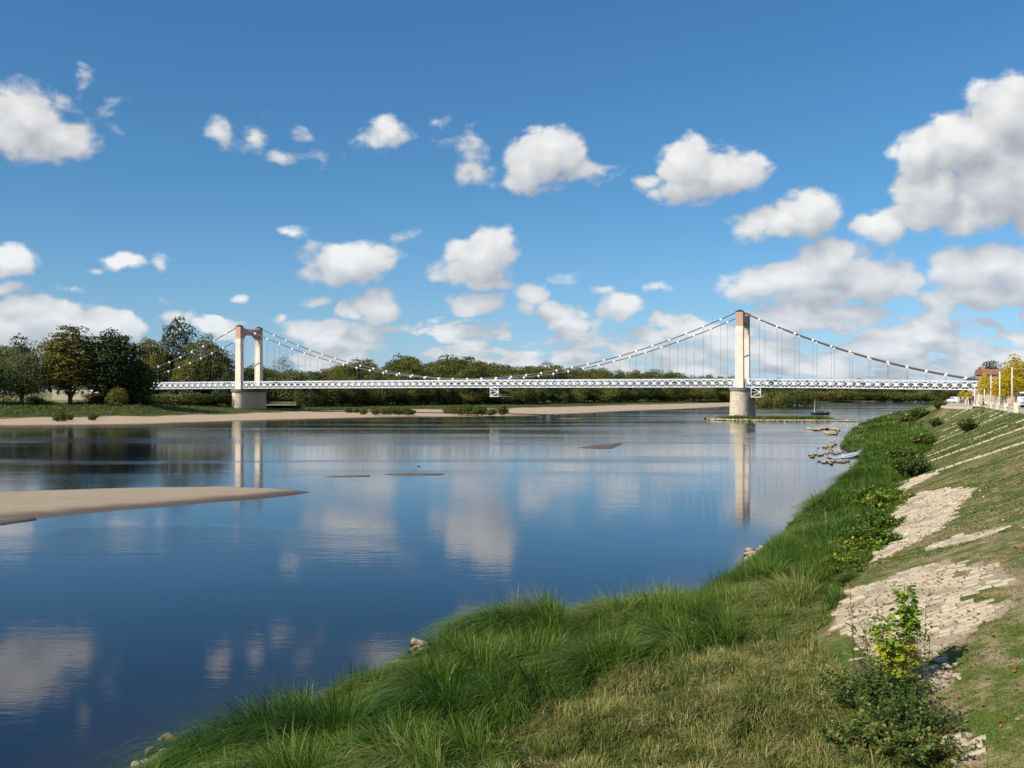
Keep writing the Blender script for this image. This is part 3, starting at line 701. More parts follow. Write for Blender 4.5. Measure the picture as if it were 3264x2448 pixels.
    for w in (0, WB):
        b = MB(); b.tube([(s, w, zm(s)) for s in np.linspace(SPAN, 0, 60)], .15, 8); mk('main_cable', b.mesh('main_cable', M['cable'], True), br)
        b = MB(); b.tube([(s, w, zs(s)) for s in np.linspace(0, 71, 26)], .17, 8); mk('main_cable', b.mesh('main_cable', M['cable'], True), br)
        b = MB(); b.tube([(SPAN - s, w, zs(s)) for s in np.linspace(0, 71, 26)], .15, 8); mk('main_cable', b.mesh('main_cable', M['cable'], True), br)
        for s, z in [(s, zm(s)) for s in main] + [(s, zs(s)) for s in side] + [(SPAN - s, zs(s)) for s in side]:
            x = mk('cable_clamp', cm, br); x.location = (s, w, z)
            zt_ = zb(s) + TH
            if z - zt_ > .3: x = mk('hanger', hm, br); x.location = (s, w, zt_); x.scale = (1, 1, z - zt_)
    # right abutment columns under the last panels
    b = MB()
    for w in (.4, WB - .4):
        c_ = MB(); c_.prism([(58.85, 4.0), (60.35, 4.0), (60.35, 7.05), (60.6, 7.2), (60.6, 7.42), (58.6, 7.42), (58.6, 7.2), (58.85, 7.05)], 'y', w - .8, w + .8); mk('support_column', c_.mesh('support_column', M['cream']), br)
    b.box((71.5, WB / 2, 5.4), (3.0, WB + 1, 3.0)); mk('abutment', b.mesh('abutment', M['cream']), br)
    b = MB(); b.box((SPAN - 63.4, WB / 2, 5.6), (5, WB + 1, 5.2)); mk('abutment', b.mesh('abutment', M['pier']), br)
build_bridge()
def gantry(s, label):
    t = thing('inspection_cradle', label, 'inspection cradle', RP + Vector((UX * s, UY * s, zb(s))), BRZ, 'inspection cradles hung under the bridge')
    f = MB(); w, h = 2.5, 2.75
    for y in (-.55, .35):
        for x in (0, w): f.bar((x, y, .3 if x == 0 else 0), (x, y, -h), .11)
        for z in (-h, -1.25, -.05): f.bar((0, y + .01, z), (w, y + .01, z), .10)
        f.bar((0, y + .02, -.15), (w, y + .02, -1.2), .11); f.bar((0, y + .02, -h + .15), (w, y + .02, -1.35), .11)
    for x in (0, w): f.bar((x, -.55, -h), (x, 12, -h), .15); f.bar((x, -.55, -1.25), (x, .35, -1.25), .1)
    mk('frame', f.mesh('frame', M['whitebright']), t)
    g = MB(); g.box((w / 2 + .4, 5.7, -h + .09), (w + .8, 12.3, .07)); mk('platform', g.mesh('platform', M['white']), t)
    g = MB()
    for y in np.arange(0, 12, 1.5): g.bar((w + .75, y, -h + .1), (w + .75, y, -h + .75), .06)
    g.bar((w + .75, 0, -h + .75), (w + .75, 11.5, -h + .75), .06); mk('handrail', g.mesh('handrail', M['white']), t)
gantry(-75.6, 'white lattice inspection cradle hanging under the middle of the bridge')
gantry(3.2, 'white lattice inspection cradle hanging beside the stone pier')

# ------------------------------------------------------------------ trees
def quads(P, Nn, size, rng, tone, aspect=1.0):
    """leaf-sized quads at P facing roughly along Nn"""
    n = len(P); Nn = Nn + rng.normal(0, .55, (n, 3)); Nn /= np.linalg.norm(Nn, axis=1, keepdims=True) + 1e-9
    r = rng.normal(0, 1, (n, 3)); a = np.cross(Nn, r); a /= np.linalg.norm(a, axis=1, keepdims=True) + 1e-9; b = np.cross(Nn, a)
    s = (size * rng.uniform(.6, 1.3, n))[:, None]; a = a * s * .5; b = b * s * .5 * aspect
    V = np.stack([P - a * .9 - b * .5, P + a * .2 - b, P + a - b * .1 + Nn * s * .12, P - a * .1 + b], 1).reshape(-1, 3)
    return V, np.arange(n * 4).reshape(-1, 4), np.repeat(tone, 4)
def crown_mesh(name, seed, w, h, z0, m, lobes=34, per=150, leaf=.42, shape='round', lobe=.30, fill=.16):
    rng = np.random.default_rng(seed); cs = []
    for i in range(lobes):
        for _ in range(30):
            u = rng.normal(0, 1, 3); u /= np.linalg.norm(u); r = rng.uniform(.35, 1) ** .5
            x, y, z = u * r
            t = (z + 1) / 2
            prof = {'round': 1.0, 'tall': 1.0 - .35 * t, 'willow': 1.0, 'poplar': .85 + .25 * math.sin(t * 9 + seed), 'cone': 1.05 - .75 * t}[shape]
            c = np.array([x * prof * w * .5 * (1 - lobe * .8), y * prof * w * .5 * (1 - lobe * .8), z0 + h * (.5 + .5 * z * (1 - lobe * .55))])
            if all(np.linalg.norm((c - q[0]) / np.array([1, 1, 1.1])) > w * lobe * .42 for q in cs[-40:]): break
        cs.append((c, w * lobe * rng.uniform(.55, 1.05) * (.8 if t > .8 else 1)))
    Vs, Fs, Ts = [], [], []; o = 0
    ctr = np.array([0, 0, z0 + h * .45])
    for c, r in cs:
        k = int(per * (r / (w * lobe)) ** 1.6 * rng.uniform(.8, 1.2)) + 8
        u = rng.normal(0, 1, (k, 3)); u /= np.linalg.norm(u, axis=1, keepdims=True)
        u[:, 2] = np.where(u[:, 2] < -.35, -u[:, 2], u[:, 2])
        rad = r * rng.uniform(.55, 1.1, k) ** .6; P = c + u * rad[:, None] * np.array([1, 1, .78])
        P += (vnoise(P[:, 0] * 1.7, P[:, 2] * 1.7, seed)[:, None] - .5) * r * .5 * u
        if shape == 'willow': P[:, 2] -= rng.uniform(0, 1, k) ** 2 * h * .22
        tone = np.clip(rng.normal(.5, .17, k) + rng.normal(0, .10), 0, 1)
        V, F_, T = quads(P, u, np.full(k, leaf), rng, tone, .45 if shape == 'willow' else .75); Vs.append(V); Fs.append(F_ + o); Ts.append(T); o += len(V)
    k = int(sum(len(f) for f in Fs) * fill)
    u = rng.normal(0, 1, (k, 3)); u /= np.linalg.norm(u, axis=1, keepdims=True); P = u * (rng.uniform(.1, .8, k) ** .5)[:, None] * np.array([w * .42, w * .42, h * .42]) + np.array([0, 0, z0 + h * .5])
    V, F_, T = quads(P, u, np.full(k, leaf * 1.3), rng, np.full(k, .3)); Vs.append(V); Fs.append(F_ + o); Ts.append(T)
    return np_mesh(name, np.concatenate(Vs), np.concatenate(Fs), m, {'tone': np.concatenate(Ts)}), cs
def trunk_mesh(seed, h, r, cs, m, limbs=7, lean=.0):
    rng = random.Random(seed); b = MB(); top = h
    pts = [(lean * t + .25 * math.sin(t * 4 + seed) * t, .2 * math.sin(t * 3 + seed * 2) * t, top * t - .5 * (1 - t)) for t in (0, .08, .3, .55, .8, 1)]
    b.tube(pts, [r * 1.35, r, r * .85, r * .62, r * .35, r * .12], 8)
    lowest = sorted(cs, key=lambda q: q[0][2])[:limbs * 3]
    for c, cr in rng.sample(lowest, min(limbs, len(lowest))):
        s = max(.1, min(.8, (c[2] - .25 * h) / h * rng.uniform(.6, .9))); p0 = Vector((pts[2][0] * s * 1.5, pts[2][1], h * s))
        p1 = Vector(tuple(c)); mid = p0.lerp(p1, .5) + Vector((0, 0, .12 * (p1 - p0).length))
        b.tube([p0, mid, p1], [r * .42, r * .26, r * .08], 5, caps=False)
    return b.mesh('trunk', m, True)
PROTO = {}
def tree_proto(kind, seed, w, h, bole, m, bark='bark', r=None, **kw):
    """meshes of one kind of tree, w wide and h high in metres with a clear trunk of height bole"""
    cm, cs = crown_mesh('crown', seed, w, h - bole, bole, m, **kw); return (cm, trunk_mesh(seed, h * .75, r or h * .018, cs, M[bark]), w, h)
def tree(name, proto, loc, w, h, rz, label, cat='tree', group=None):
    cm, tm, pw, ph = proto
    t = thing(name, label, cat, loc, rz, group); t.scale = (w / pw, w / pw, h / ph)
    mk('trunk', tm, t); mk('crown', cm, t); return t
T = TREEM
PR = dict(
 dark=[tree_proto('d', 1, 11, 17, 1.5, T['dark'], lobes=40, per=150, leaf=.55), tree_proto('d', 2, 12, 15, 1.5, T['dark'], lobes=44, per=140, leaf=.55, lobe=.26)],
 green=[tree_proto('g', 3, 11, 16, 1.2, T['green'], lobes=42, per=150, leaf=.55), tree_proto('g', 4, 12, 14, 1.0, T['green'], lobes=44, per=140, leaf=.55, lobe=.25), tree_proto('g', 15, 9, 17, 1.2, T['green'], lobes=40, per=140, leaf=.55, shape='tall')],
 olive=[tree_proto('o', 5, 11, 15, 1.2, T['olive'], lobes=44, per=150, leaf=.5, lobe=.25), tree_proto('o', 6, 12, 13, 1.0, T['olive'], lobes=40, per=150, leaf=.5)],
 autumn=[tree_proto('a', 7, 11, 13, .8, T['autumn'], lobes=40, per=150, leaf=.5, lobe=.26)],
 bare=[tree_proto('b', 8, 10, 15, 3, T['bare'], 'palebark', lobes=30, per=60, leaf=.35, lobe=.26, fill=.05)],
 bush=[tree_proto('u', 9, 7, 5, .1, T['green'], lobes=26, per=120, leaf=.42), tree_proto('u', 10, 7, 4.5, .1, T['olive'], lobes=26, per=120, leaf=.42), tree_proto('u', 12, 7, 5, .1, T['autumn'], lobes=26, per=120, leaf=.42)],
)
def place(name, proto, px, Y, ytop, w, label, zg, cat='tree', group=None, rz=0.0):
    p = atY(px, Y, zg); zt_ = zat(ytop, Y); return tree(name, proto, p, w, zt_ - zg, rz, label, cat, group)
def zg_at(Y, py): return EYE + (HZP - 1.4756 * py) / FP * Y
# the large trees at the far left, in front of and behind the bridge end
place('willow_tree', tree_proto('w', 21, 15, 13, 1.0, T['willow'], lobes=60, per=190, leaf=.5, shape='willow', lobe=.22, r=.4), 48, 283, 748, 16, 'pale grey green willow at the far left edge with drooping crown', 2.9, rz=.4)
place('willow_tree', tree_proto('w', 22, 12, 11, .8, T['willow'], lobes=44, per=170, leaf=.5, shape='willow', lobe=.24, r=.3), -30, 276, 760, 14, 'grey green willow cut by the left edge of the photo', 2.8)
place('tall_tree', tree_proto('a', 23, 12, 24, 2.2, T['autumn'], lobes=96, per=150, leaf=.48, shape='tall', lobe=.19, r=.42), 152, 290, 694, 19.5, 'tall browning tree with a forked trunk and several pointed tops', 2.9)
place('dark_tree', tree_proto('d', 24, 12, 22, 1.2, T['dark'], lobes=84, per=170, leaf=.5, lobe=.22, r=.5), 243, 296, 706, 18.5, 'very dark green tree to the right of the tall browning tree', 2.9)
place('dark_tree', tree_proto('d', 25, 9, 13, .6, T['dark'], lobes=44, per=150, leaf=.48, r=.3), 300, 300, 776, 12.5, 'lower dark tree spreading over the end of the bridge', 2.9)
place('dark_tree', PR['dark'][0], 45, 372, 727, 13, 'dark round tree top showing behind the willow', 3.3)
place('green_tree', PR['green'][0], 8, 352, 742, 11, 'fresh green tree behind the willow at the left edge', 3.3)
place('olive_tree', tree_proto('o', 26, 11, 20, 2, T['olive'], lobes=50, per=150, leaf=.48, lobe=.24, r=.35), 322, 396, 718, 11, 'olive brown tree left of the tallest dark tree', 3.3)
place('tall_tree', tree_proto('g', 27, 12, 25, 3, T['dark'], lobes=44, per=170, leaf=.5, shape='poplar', lobe=.23, r=.45, fill=.05), 383, 404, 676, 15.5, 'tallest dark green tree with a gap of sky near its top', 3.3)
place('broad_tree', tree_proto('o', 28, 14, 17, 1, T['olive'], lobes=70, per=160, leaf=.46, lobe=.21, r=.5), 452, 388, 724, 19, 'broad yellowish green tree behind the cables left of the left pylon', 2.8)
place('olive_tree', PR['olive'][0], 340, 388, 760, 11, 'olive tree low in front of the tallest dark tree', 2.8)
place('olive_tree', PR['olive'][1], 405, 382, 775, 11, 'olive tree beside the broad yellowish tree, lower than it', 2.6)
place('dark_tree', PR['dark'][1], 492, 376, 800, 10, 'dark low tree right behind the left pylon foot', 2.4)
place('dark_tree', PR['dark'][0], 548, 392, 790, 10, 'dark tree seen between the two legs of the left pylon', 2.4)
place('sparse_tree', PR['bare'][0], 610, 440, 764, 11.5, 'thin grey tree with sparse leaves right of the left pylon', 2.2)
place('dark_bush', tree_proto('d', 29, 9, 6.5, .2, T['dark'], lobes=34, per=140, leaf=.45), 668, 345, 838, 10, 'large dark bush standing forward on the grass right of the left pylon', 1.9, 'bush')
place('bush', PR['bush'][1], 255, 287, 842, 6, 'grey green bush under the dark trees near the sand', 2.4, 'bush')
place('dark_bush', PR['dark'][1], 470, 350, 842, 9, 'dark bush against the left side of the smooth pier', 2.0, 'bush')
place('dark_bush', PR['dark'][0], 330, 372, 838, 7, 'dark bush under the left bridge span', 3.0, 'bush')
# woodland belt
rg = random.Random(11)
TX = [516, 545, 580, 620, 650, 700, 735, 760, 785, 812, 835, 860, 885, 905, 925, 960, 990, 1010, 1040, 1060, 1100, 1150, 1190, 1230, 1265, 1300, 1350, 1400, 1440, 1480, 1500, 1540, 1560, 1580, 1592, 1625]
TY = [800, 788, 792, 797, 795, 796, 786, 774, 773, 788, 789, 768, 766, 774, 775, 770, 763, 768, 778, 779, 788, 786, 784, 789, 794, 792, 801, 797, 800, 808, 813, 808, 809, 804, 813, 822]
BX = [516, 700, 850, 1000, 1100, 1260, 1360, 1450, 1530, 1600, 1640]
BY = [877.5, 877, 875.5, 874, 873, 870, 868, 866.8, 866, 865.2, 865]
BZ = [2.2, 2.0, 1.9, 1.9, 1.9, 2.0, 2.1, 2.2, 2.2, 2.2, 2.2]
def base(px): z = float(np.interp(px, BX, BY)), float(np.interp(px, BX, BZ)); return (EYE - z[1]) / ((1.4756 * z[0] - HZP) / FP), z[1]
KLAB = {'dark': 'dark green', 'green': 'mid green', 'olive': 'yellowish olive', 'autumn': 'brownish turning'}
def zone(x): return 'beside the left pylon' if x < 680 else 'behind the dark tussock row' if x < 930 else 'behind the green hedge' if x < 1120 else 'right of the mid-bridge cradle' if x < 1360 else 'nearest the stone pier'
px = 520.0; row = 0
while px < 1622:
    Y0, zg = base(px); 
    for r_ in range(4):
        x = px + rg.uniform(-8, 8) + (7 if r_ % 2 else 0)
        kind = rg.choices(['dark', 'green', 'olive', 'autumn'], [[2, 5, 3, 1], [2, 5, 3, 1], [2, 3, 4, 2], [3, 3, 3, 3]][r_])[0]
        pr = rg.choice(PR[kind])
        Y = Y0 + (75, 48, 24, 8)[r_] * (.7 + Y0 / 1200) + rg.uniform(-5, 5)
        top = float(np.interp(x, TX, TY)) + (0, 5, 17, 34)[r_] * (1 if x < 1350 else .6) + rg.uniform(-2, 5)
        if x > 1560: top = max(top, 812)
        h_ = zat(top, Y) - zg
        w = min(max(h_ * rg.uniform(.62, .85), (34 if r_ < 3 else 30) * 1.4756 / FP * Y * .95), 17)
        where = ('along the woodland skyline', 'along the woodland skyline', 'in the middle of the woodland', 'at the woodland front edge')[r_]
        place('woodland_tree', pr, x, Y, top, w, f'{KLAB[kind]} tree {where} {zone(x)}', zg, group=f'woodland trees {zone(x)}, {KLAB[kind]} ' + ('tops', 'tops', 'middle', 'front')[r_], rz=rg.uniform(0, 6))
    for j in range(2):
        x = px + rg.uniform(-10, 10); kd = rg.choice([0, 1, 2, 3, 3]); pr = PR['bush'][kd] if kd < 3 else rg.choice(PR['dark']); kn = ('green', 'olive', 'browning', 'dark')[kd]
        Y = Y0 + rg.uniform(-6, 4); hh = rg.uniform(4, 8.5) * (1 + Y0 / 2500)
        tree('woodland_bush', pr, atY(x, Y, zg - .2), rg.uniform(7, 12) * (1 + Y0 / 1500), hh, rg.uniform(0, 6), f'{kn} bush above the far sand {zone(x)}', 'bush', f'{kn} bushes above the far sand {zone(x)}')
    px += rg.uniform(19, 25)
# shrubs and trees right of the stone pier, then the far trees upstream
for i, (x, yt, w, kd, Y) in enumerate([(1645, 851, 20, 'olive', 620), (1668, 846, 26, 'green', 640), (1690, 852, 18, 'olive', 600), (1705, 843, 30, 'green', 660), (1722, 846, 28, 'dark', 640), (1740, 849, 24, 'green', 620), (1655, 860, 14, 'olive', 585), (1700, 859, 14, 'green', 575)]):
    place('shrub', PR['bush'][{'olive': 1, 'green': 0, 'dark': 0}[kd]] if i not in (3, 4, 5) else PR['dark' if kd == 'dark' else 'green'][1], x, Y, yt, w * .62, 'rounded shrub on the far bank just right of the stone pier', -1.0, 'shrub', 'rounded shrubs right of the stone pier')
px = 1628.0
while px < 2090:
    for r_ in range(3):
        x = px + rg.uniform(-6, 6); kind = rg.choices(['dark', 'green', 'olive'], [4, 4, 2 if r_ else 1])[0]
        Y = (1180 + rg.uniform(-20, 20) + (60, 25, 0)[r_]) * (1 if px < 1990 else 1.0); top = (819, 826, 840)[r_] + rg.uniform(-3, 4) + max(0, (px - 1750)) * .02
        place('distant_tree', rg.choice(PR[kind]), x, Y, top, rg.uniform(15, 23), f'{KLAB[kind]} tree in the distant wood upstream under the bridge deck', -1.6, group='distant trees upstream, ' + KLAB[kind], rz=rg.uniform(0, 6))
    if px < 2080:
        kd = rg.choice([0, 1]); Y = 1140 + rg.uniform(-10, 10)
        tree('distant_bush', PR['bush'][kd], atY(px, Y, .8), rg.uniform(20, 30), rg.uniform(7, 11), rg.uniform(0, 6), ('green', 'olive')[kd] + ' bush on the waterline of the distant wood upstream', 'bush', 'distant bushes upstream, ' + ('green', 'olive')[kd])
    px += rg.uniform(15, 20)

# ------------------------------------------------------------------ near bank, quay
PATCH = [
 [(2672, 1888), (2820, 1852), (2905, 1812), (3030, 1784), (3056, 1836), (3200, 1845), (3107, 1889), (3022, 1927), (3120, 1918), (3240, 1914), (3178, 1969), (3073, 2028), (3031, 2053), (2938, 2108), (2820, 2078), (2669, 2019), (2680, 1940)],
 [(2858, 1587), (3010, 1556), (3115, 1560), (3066, 1603), (3027, 1657), (2984, 1693), (2870, 1755), (2745, 1802), (2815, 1712), (2792, 1650), (2843, 1614)],
 [(2937, 1752), (3027, 1716), (3190, 1677), (3223, 1680), (3145, 1712), (3027, 1744)],
 [(2882, 1540), (2988, 1501), (2990, 1512), (2900, 1556), (2852, 1590), (2852, 1560)],
 [(2950, 2120), (3010, 2096), (3030, 2180), (2990, 2200), (2955, 2170)], [(2985, 2350), (3090, 2340), (3110, 2420), (3000, 2440)],
 [(2960, 1880), (2700, 1890), (2665, 1930), (2660, 2010), (2760, 2080), (2900, 2140), (3000, 2060)],
 [(3060, 1790), (3150, 1800), (3230, 1840), (3264, 1850), (3264, 1870), (3150, 1870)]]
PATCHV = [[ray(*p) for p in q] for q in PATCH]
def build_bank():
    ys = np.concatenate([np.linspace(-40, 8, 9), np.arange(9, 34, .35), np.geomspace(34.5, 200, 110), np.geomspace(206, 1600, 40)])
    f1 = np.concatenate([[-5, -2.5, -1, -.3], np.linspace(0, 1.6, 7)])
    rows, av, pa = [], [], []
    for y in ys:
        w, t, c = float(vw(y)), float(vt(y)), float(vc(y))
        v = np.concatenate([w + f1, np.linspace(w + 1.9, t - .1, 22), np.linspace(t, c, 30), [c + .3, c + .6]])
        rows.append(gp(v, np.full(v.shape, y))); av.append(v - t); pm = np.zeros(len(v), bool)
        if y < 60:
            for q in PATCHV: pm |= inpoly(v, np.full(v.shape, y), q)
        pa.append(pm.astype(float))
    mk('river_bank', grid_mesh('river_bank', rows, M['bank'], {'across': av, 'paved': pa}), kind='structure', label='near bank: stepped stone and turf slope above long riverside grass')
    # quay on top of the bank
    ys = np.concatenate([np.linspace(-40, 100, 30), np.linspace(104, 200, 40), np.geomspace(210, 1600, 20)]); rows = []
    for y in ys:
        c = float(vc(y)); x = .4 * y
        rows.append([(x + c + .55, y, ZC - .3), (x + c + .55, y, ZC + .02), (x + c + 8, y, ZC + .05), (x + c + 14, y, ZC + .08), (x + c + 200, y, ZC + .4)])
    mk('quay_road', grid_mesh('quay_road', rows, M['road']), kind='structure', label='pale quay road on top of the bank')
build_bank()
BANK = bpy.data.objects['river_bank']

# axes on the slope: a goes up the slope, b along the river
def ab2(a, b): x = .928 * a + .371 * b; y = -.371 * a + .928 * b; return x - .4 * y, y
def to_ab(v, y): x = v + .4 * y; return .928 * x - .371 * y, .371 * x + .928 * y
def stone_arrays(l, w, h, rng, cham=.18):
    j = lambda s: rng.uniform(-s, s)
    c = min(l, w) * cham; V = []
    for z, k in ((-h, 0), (h * .55, 0), (h, c)):
        for sx, sy in ((-1, -1), (1, -1), (1, 1), (-1, 1)):
            V.append((sx * (l / 2 - k) + j(.06 * l), sy * (w / 2 - k) + j(.07 * w), z + (j(h * .25) if z > 0 else 0)))
    V.append((j(.05 * l), j(.05 * w), h * 1.12))
    F_ = [(i + o, (i + 1) % 4 + o, (i + 1) % 4 + 4 + o, i + 4 + o) for o in (0, 4) for i in range(4)]
    T_ = [(8, 9, 12), (9, 10, 12), (10, 11, 12), (11, 8, 12)]
    return V, F_ + T_
def build_paving():
    rng = random.Random(3); nrg = np.random.default_rng(3)
    polys = []
    for P_ in PATCH:
        q = [ray(*p) for p in P_]; q = [to_ab(v, y) for v, y in q]; polys.append(q)
    allp = [p for q in polys for p in q]; a0, a1 = min(p[0] for p in allp), max(p[0] for p in allp); b0, b1 = min(p[1] for p in allp), max(p[1] for p in allp)
    LA, LB = .30, .185; cand = []
    nb = int((b1 - b0) / LB) + 2
    for j in range(nb):
        off = rng.random() * LA
        for i in range(int((a1 - a0) / LA) + 2):
            a = a0 + i * LA + off; b = b0 + j * LB; cand.append((a, b))
    cand = np.array(cand); jit = .35 * (fbm(cand[:, 0] * 1.3, cand[:, 1] * 1.3, 9) - .5) * 2
    ins = np.zeros(len(cand), bool); 
    for k, q in enumerate(polys):
        ins |= inpoly(cand[:, 0] + jit, cand[:, 1] + jit * 1.3, q)
    worn = fbm(cand[:, 0] * .8, cand[:, 1] * .8, 19)
    ins &= (worn < .60) | (nrg.random(len(cand)) < .62)
    ins &= nrg.random(len(cand)) < .975
    pts = [tuple(c) for c in cand[ins]]
    pts.sort(key=lambda c: ab2(*c)[1]); print('paving stones', len(pts))
    variants = []
    for i in range(10):
        V, F_ = stone_arrays(.30 * rng.uniform(.92, 1.0), .185 * rng.uniform(.90, .99), .035, rng, .10); b = MB(); b.add(V, F_); me = b.mesh('paving_stone', M['stone']); variants.append(me)
    JV, JF, JT = [], [], []
    tone = {}
    for n, (a, b) in enumerate(pts):
        v, y = ab2(a, b); z = float(hz(v, y)); dz = float(hz(v + .3, y)) - z
        dz2 = (float(hz(v, y + .3)) - z) / .3; tilt = math.atan2(dz / .3 * 1.077, 1)
        x = v + .4 * y; rzz = math.atan2(-.371, .928) + rng.gauss(0, .03)
        zz = z - .016 + rng.gauss(0, .008); mt = Matrix.Translation((x, y, zz)) @ Matrix.Rotation(rzz, 4, 'Z') @ Matrix.Rotation(-tilt + rng.gauss(0, .025), 4, 'Y') @ Matrix.Rotation(rng.gauss(0, .03), 4, 'X')
        if n < 300:
            o = mk('paving_stone', variants[rng.randrange(10)], BANK); o.matrix_world = mt
        else:
            V, F_ = stone_arrays(.30 * rng.uniform(.92, 1.0), .185 * rng.uniform(.90, .99), .035, rng, .10); o0 = len(JV); t = rng.random()
            JV += [tuple(mt @ Vector(p)) for p in V]; JF += [tuple(i + o0 for i in f) for f in F_]; JT += [t] * len(V)
    # cross ribs of longer stones running up the slope
    for (px, py, py2) in ((2882, 1538, 0), (2950, 1476, 0), (2965, 1452, 1), (2956, 1424, 0), (3005, 1392, 1), (3011, 1372, 0), (3040, 1352, 1), (3005, 1343, 0)):
        v, y = ray(px, py); a, b = to_ab(v, y)
        while v < float(vc(y)) - .2:
            gap = rng.random()
            if gap > (.06 if py2 == 0 else .35):
                for wd in ((-.14, .14) if py2 == 0 else (0,)):
                    vv, yy = ab2(a, b + wd + rng.gauss(0, .02)); z = float(hz(vv, yy)); tilt = math.atan2((float(hz(vv + .3, yy)) - z) / .3 * 1.077, 1)
                    mt = Matrix.Translation((vv + .4 * yy, yy, z + .01)) @ Matrix.Rotation(math.atan2(-.371, .928), 4, 'Z') @ Matrix.Rotation(-tilt, 4, 'Y')
                    V, F_ = stone_arrays(.45, .26 + .04 * (py2 == 0), .06, rng, .12); o0 = len(JV); t = rng.random(); JV += [tuple(mt @ Vector(p)) for p in V]; JF += [tuple(i + o0 for i in f) for f in F_]; JT += [t] * len(V)
            a += .46; v, y = ab2(a, b)
    m = bpy.data.meshes.new('slope_stones'); m.from_pydata(JV, [], JF); m.materials.append(M['stone']); m.attributes.new('tone', 'FLOAT', 'POINT').data.foreach_set('value', JT)
    mk('paving', m, BANK, kind='stuff')
    return polys
PAVED = build_paving()

# ------------------------------------------------------------------ rocks
def rock_mesh(seed, sub=2, flat=.6):
    import bmesh
    bm = bmesh.new(); bmesh.ops.create_icosphere(bm, subdivisions=sub, radius=.5); r = random.Random(seed)
    pl = [(Vector((r.gauss(0, 1), r.gauss(0, 1), r.gauss(0, .8))).normalized(), r.uniform(.28, .42)) for _ in range(9)]
    for v in bm.verts:
        for n, d in pl:
            e = v.co.dot(n) - d
            if e > 0: v.co -= n * e * .92
        v.co *= 1 + r.uniform(-.03, .03)
        v.co.z *= flat
    m = bpy.data.meshes.new('rock'); bm.to_mesh(m); bm.free(); m.materials.append(M['shorerock']); return m
ROCKS = [rock_mesh(i) for i in range(8)]
rk = random.Random(8)
def rocks(pts, label, group, zoff=0.0):
    for (px, py, s) in pts:
        p = at(px, py, .05); z = max(0, float(hz(p.x - .4 * p.y, p.y))) if p.y < 260 and p.x - .4 * p.y > float(vw(p.y)) else 0
        o = mk('rock', rk.choice(ROCKS), None, label=label, cat='rock', group=group); o.location = (p.x, p.y, z + s * .12 + zoff); o.scale = (s * rk.uniform(.9, 1.3), s * rk.uniform(.8, 1.1), s * rk.uniform(.8, 1.15)); o.rotation_euler = (rk.uniform(-.3, .3), rk.uniform(-.3, .3), rk.uniform(0, 6))
rocks([(898, 1388, .42), (912, 1392, .40), (905, 1400, .36), (892, 1402, .26), (915, 1408, .34), (900, 1412, .30)], 'pale rock of the little pile at the waterline beside the long grass', 'rocks piled beyond the near grass point')
rocks([(866, 1435, .40), (882, 1434, .36), (868, 1424, .16), (892, 1428, .2), (876, 1444, .22)], 'white rock in the nearer pile against the long grass', 'rocks of the nearer waterline pile')
rocks([(735 * .68 + 0, 1583, .46)], 'single pale boulder half hidden by the long grass at the waterline', None)
rocks([(315, 1652, .34), (335, 1640, .30), (350, 1628, .26), (326, 1620, .22), (300, 1658, .3), (358, 1636, .2), (470, 1598, .24)], 'small rock in the bottom left corner beside the grass', 'rocks in the bottom left corner')
rocks([(345, 1590, .22), (362, 1588, .30), (375, 1592, .26)], 'dark wet rock barely above the water near the bottom left', 'dark rocks in the shallows', -.06)
rocks([(1622, 1190, .5), (1632, 1197, .6), (1640, 1190, .5), (1618, 1198, .4), (1618, 1213, .55), (1628, 1210, .6), (1612, 1216, .4), (1634, 1220, .45), (1625, 1226, .5), (1648, 1186, .45)], 'pale rock in the pile where the grass bank meets smooth water', 'rocks in the middle of the grass bank edge')
rocks([(385, 1589, .16), (620, 1416, .05), (1389, 1184, .08), (904, 1006, .34)], 'lone stone poking out of open water', 'lone stones in open water', -.02)
for i in range(150):
    t = rk.random(); w = rk.random()
    sp = [((1836, 996), (1772, 999)), ((1800, 952), (1790, 978)), ((1820, 975), (1752, 985)), ((1812, 958), (1776, 968)), ((1846, 1003), (1850, 1012))][i % 5]
    px = sp[0][0] + (sp[1][0] - sp[0][0]) * t + rk.gauss(0, 4); py = sp[0][1] + (sp[1][1] - sp[0][1]) * t + rk.gauss(0, 1.9)
    rocks([(px, py, rk.uniform(.18, .44))], 'pale rock on the stony spit by the white outfall', 'rocks on the spit by the outfall', .02)
for i in range(34):
    t = rk.random(); px = 1746 + 66 * t; rocks([(px, 926.5 + 1.5 * math.sin(t * 7) + rk.gauss(0, .5) + 2 * t, rk.uniform(.5, 1.1))], 'pale rock on the second narrow spit beyond the outfall', 'rocks on the second spit')
for i in range(12): rocks([(rk.uniform(1782, 1806), rk.uniform(934, 938.5), rk.uniform(.5, 1.0))], 'brown rock in the broken water between the two spits', 'rocks between the spits')
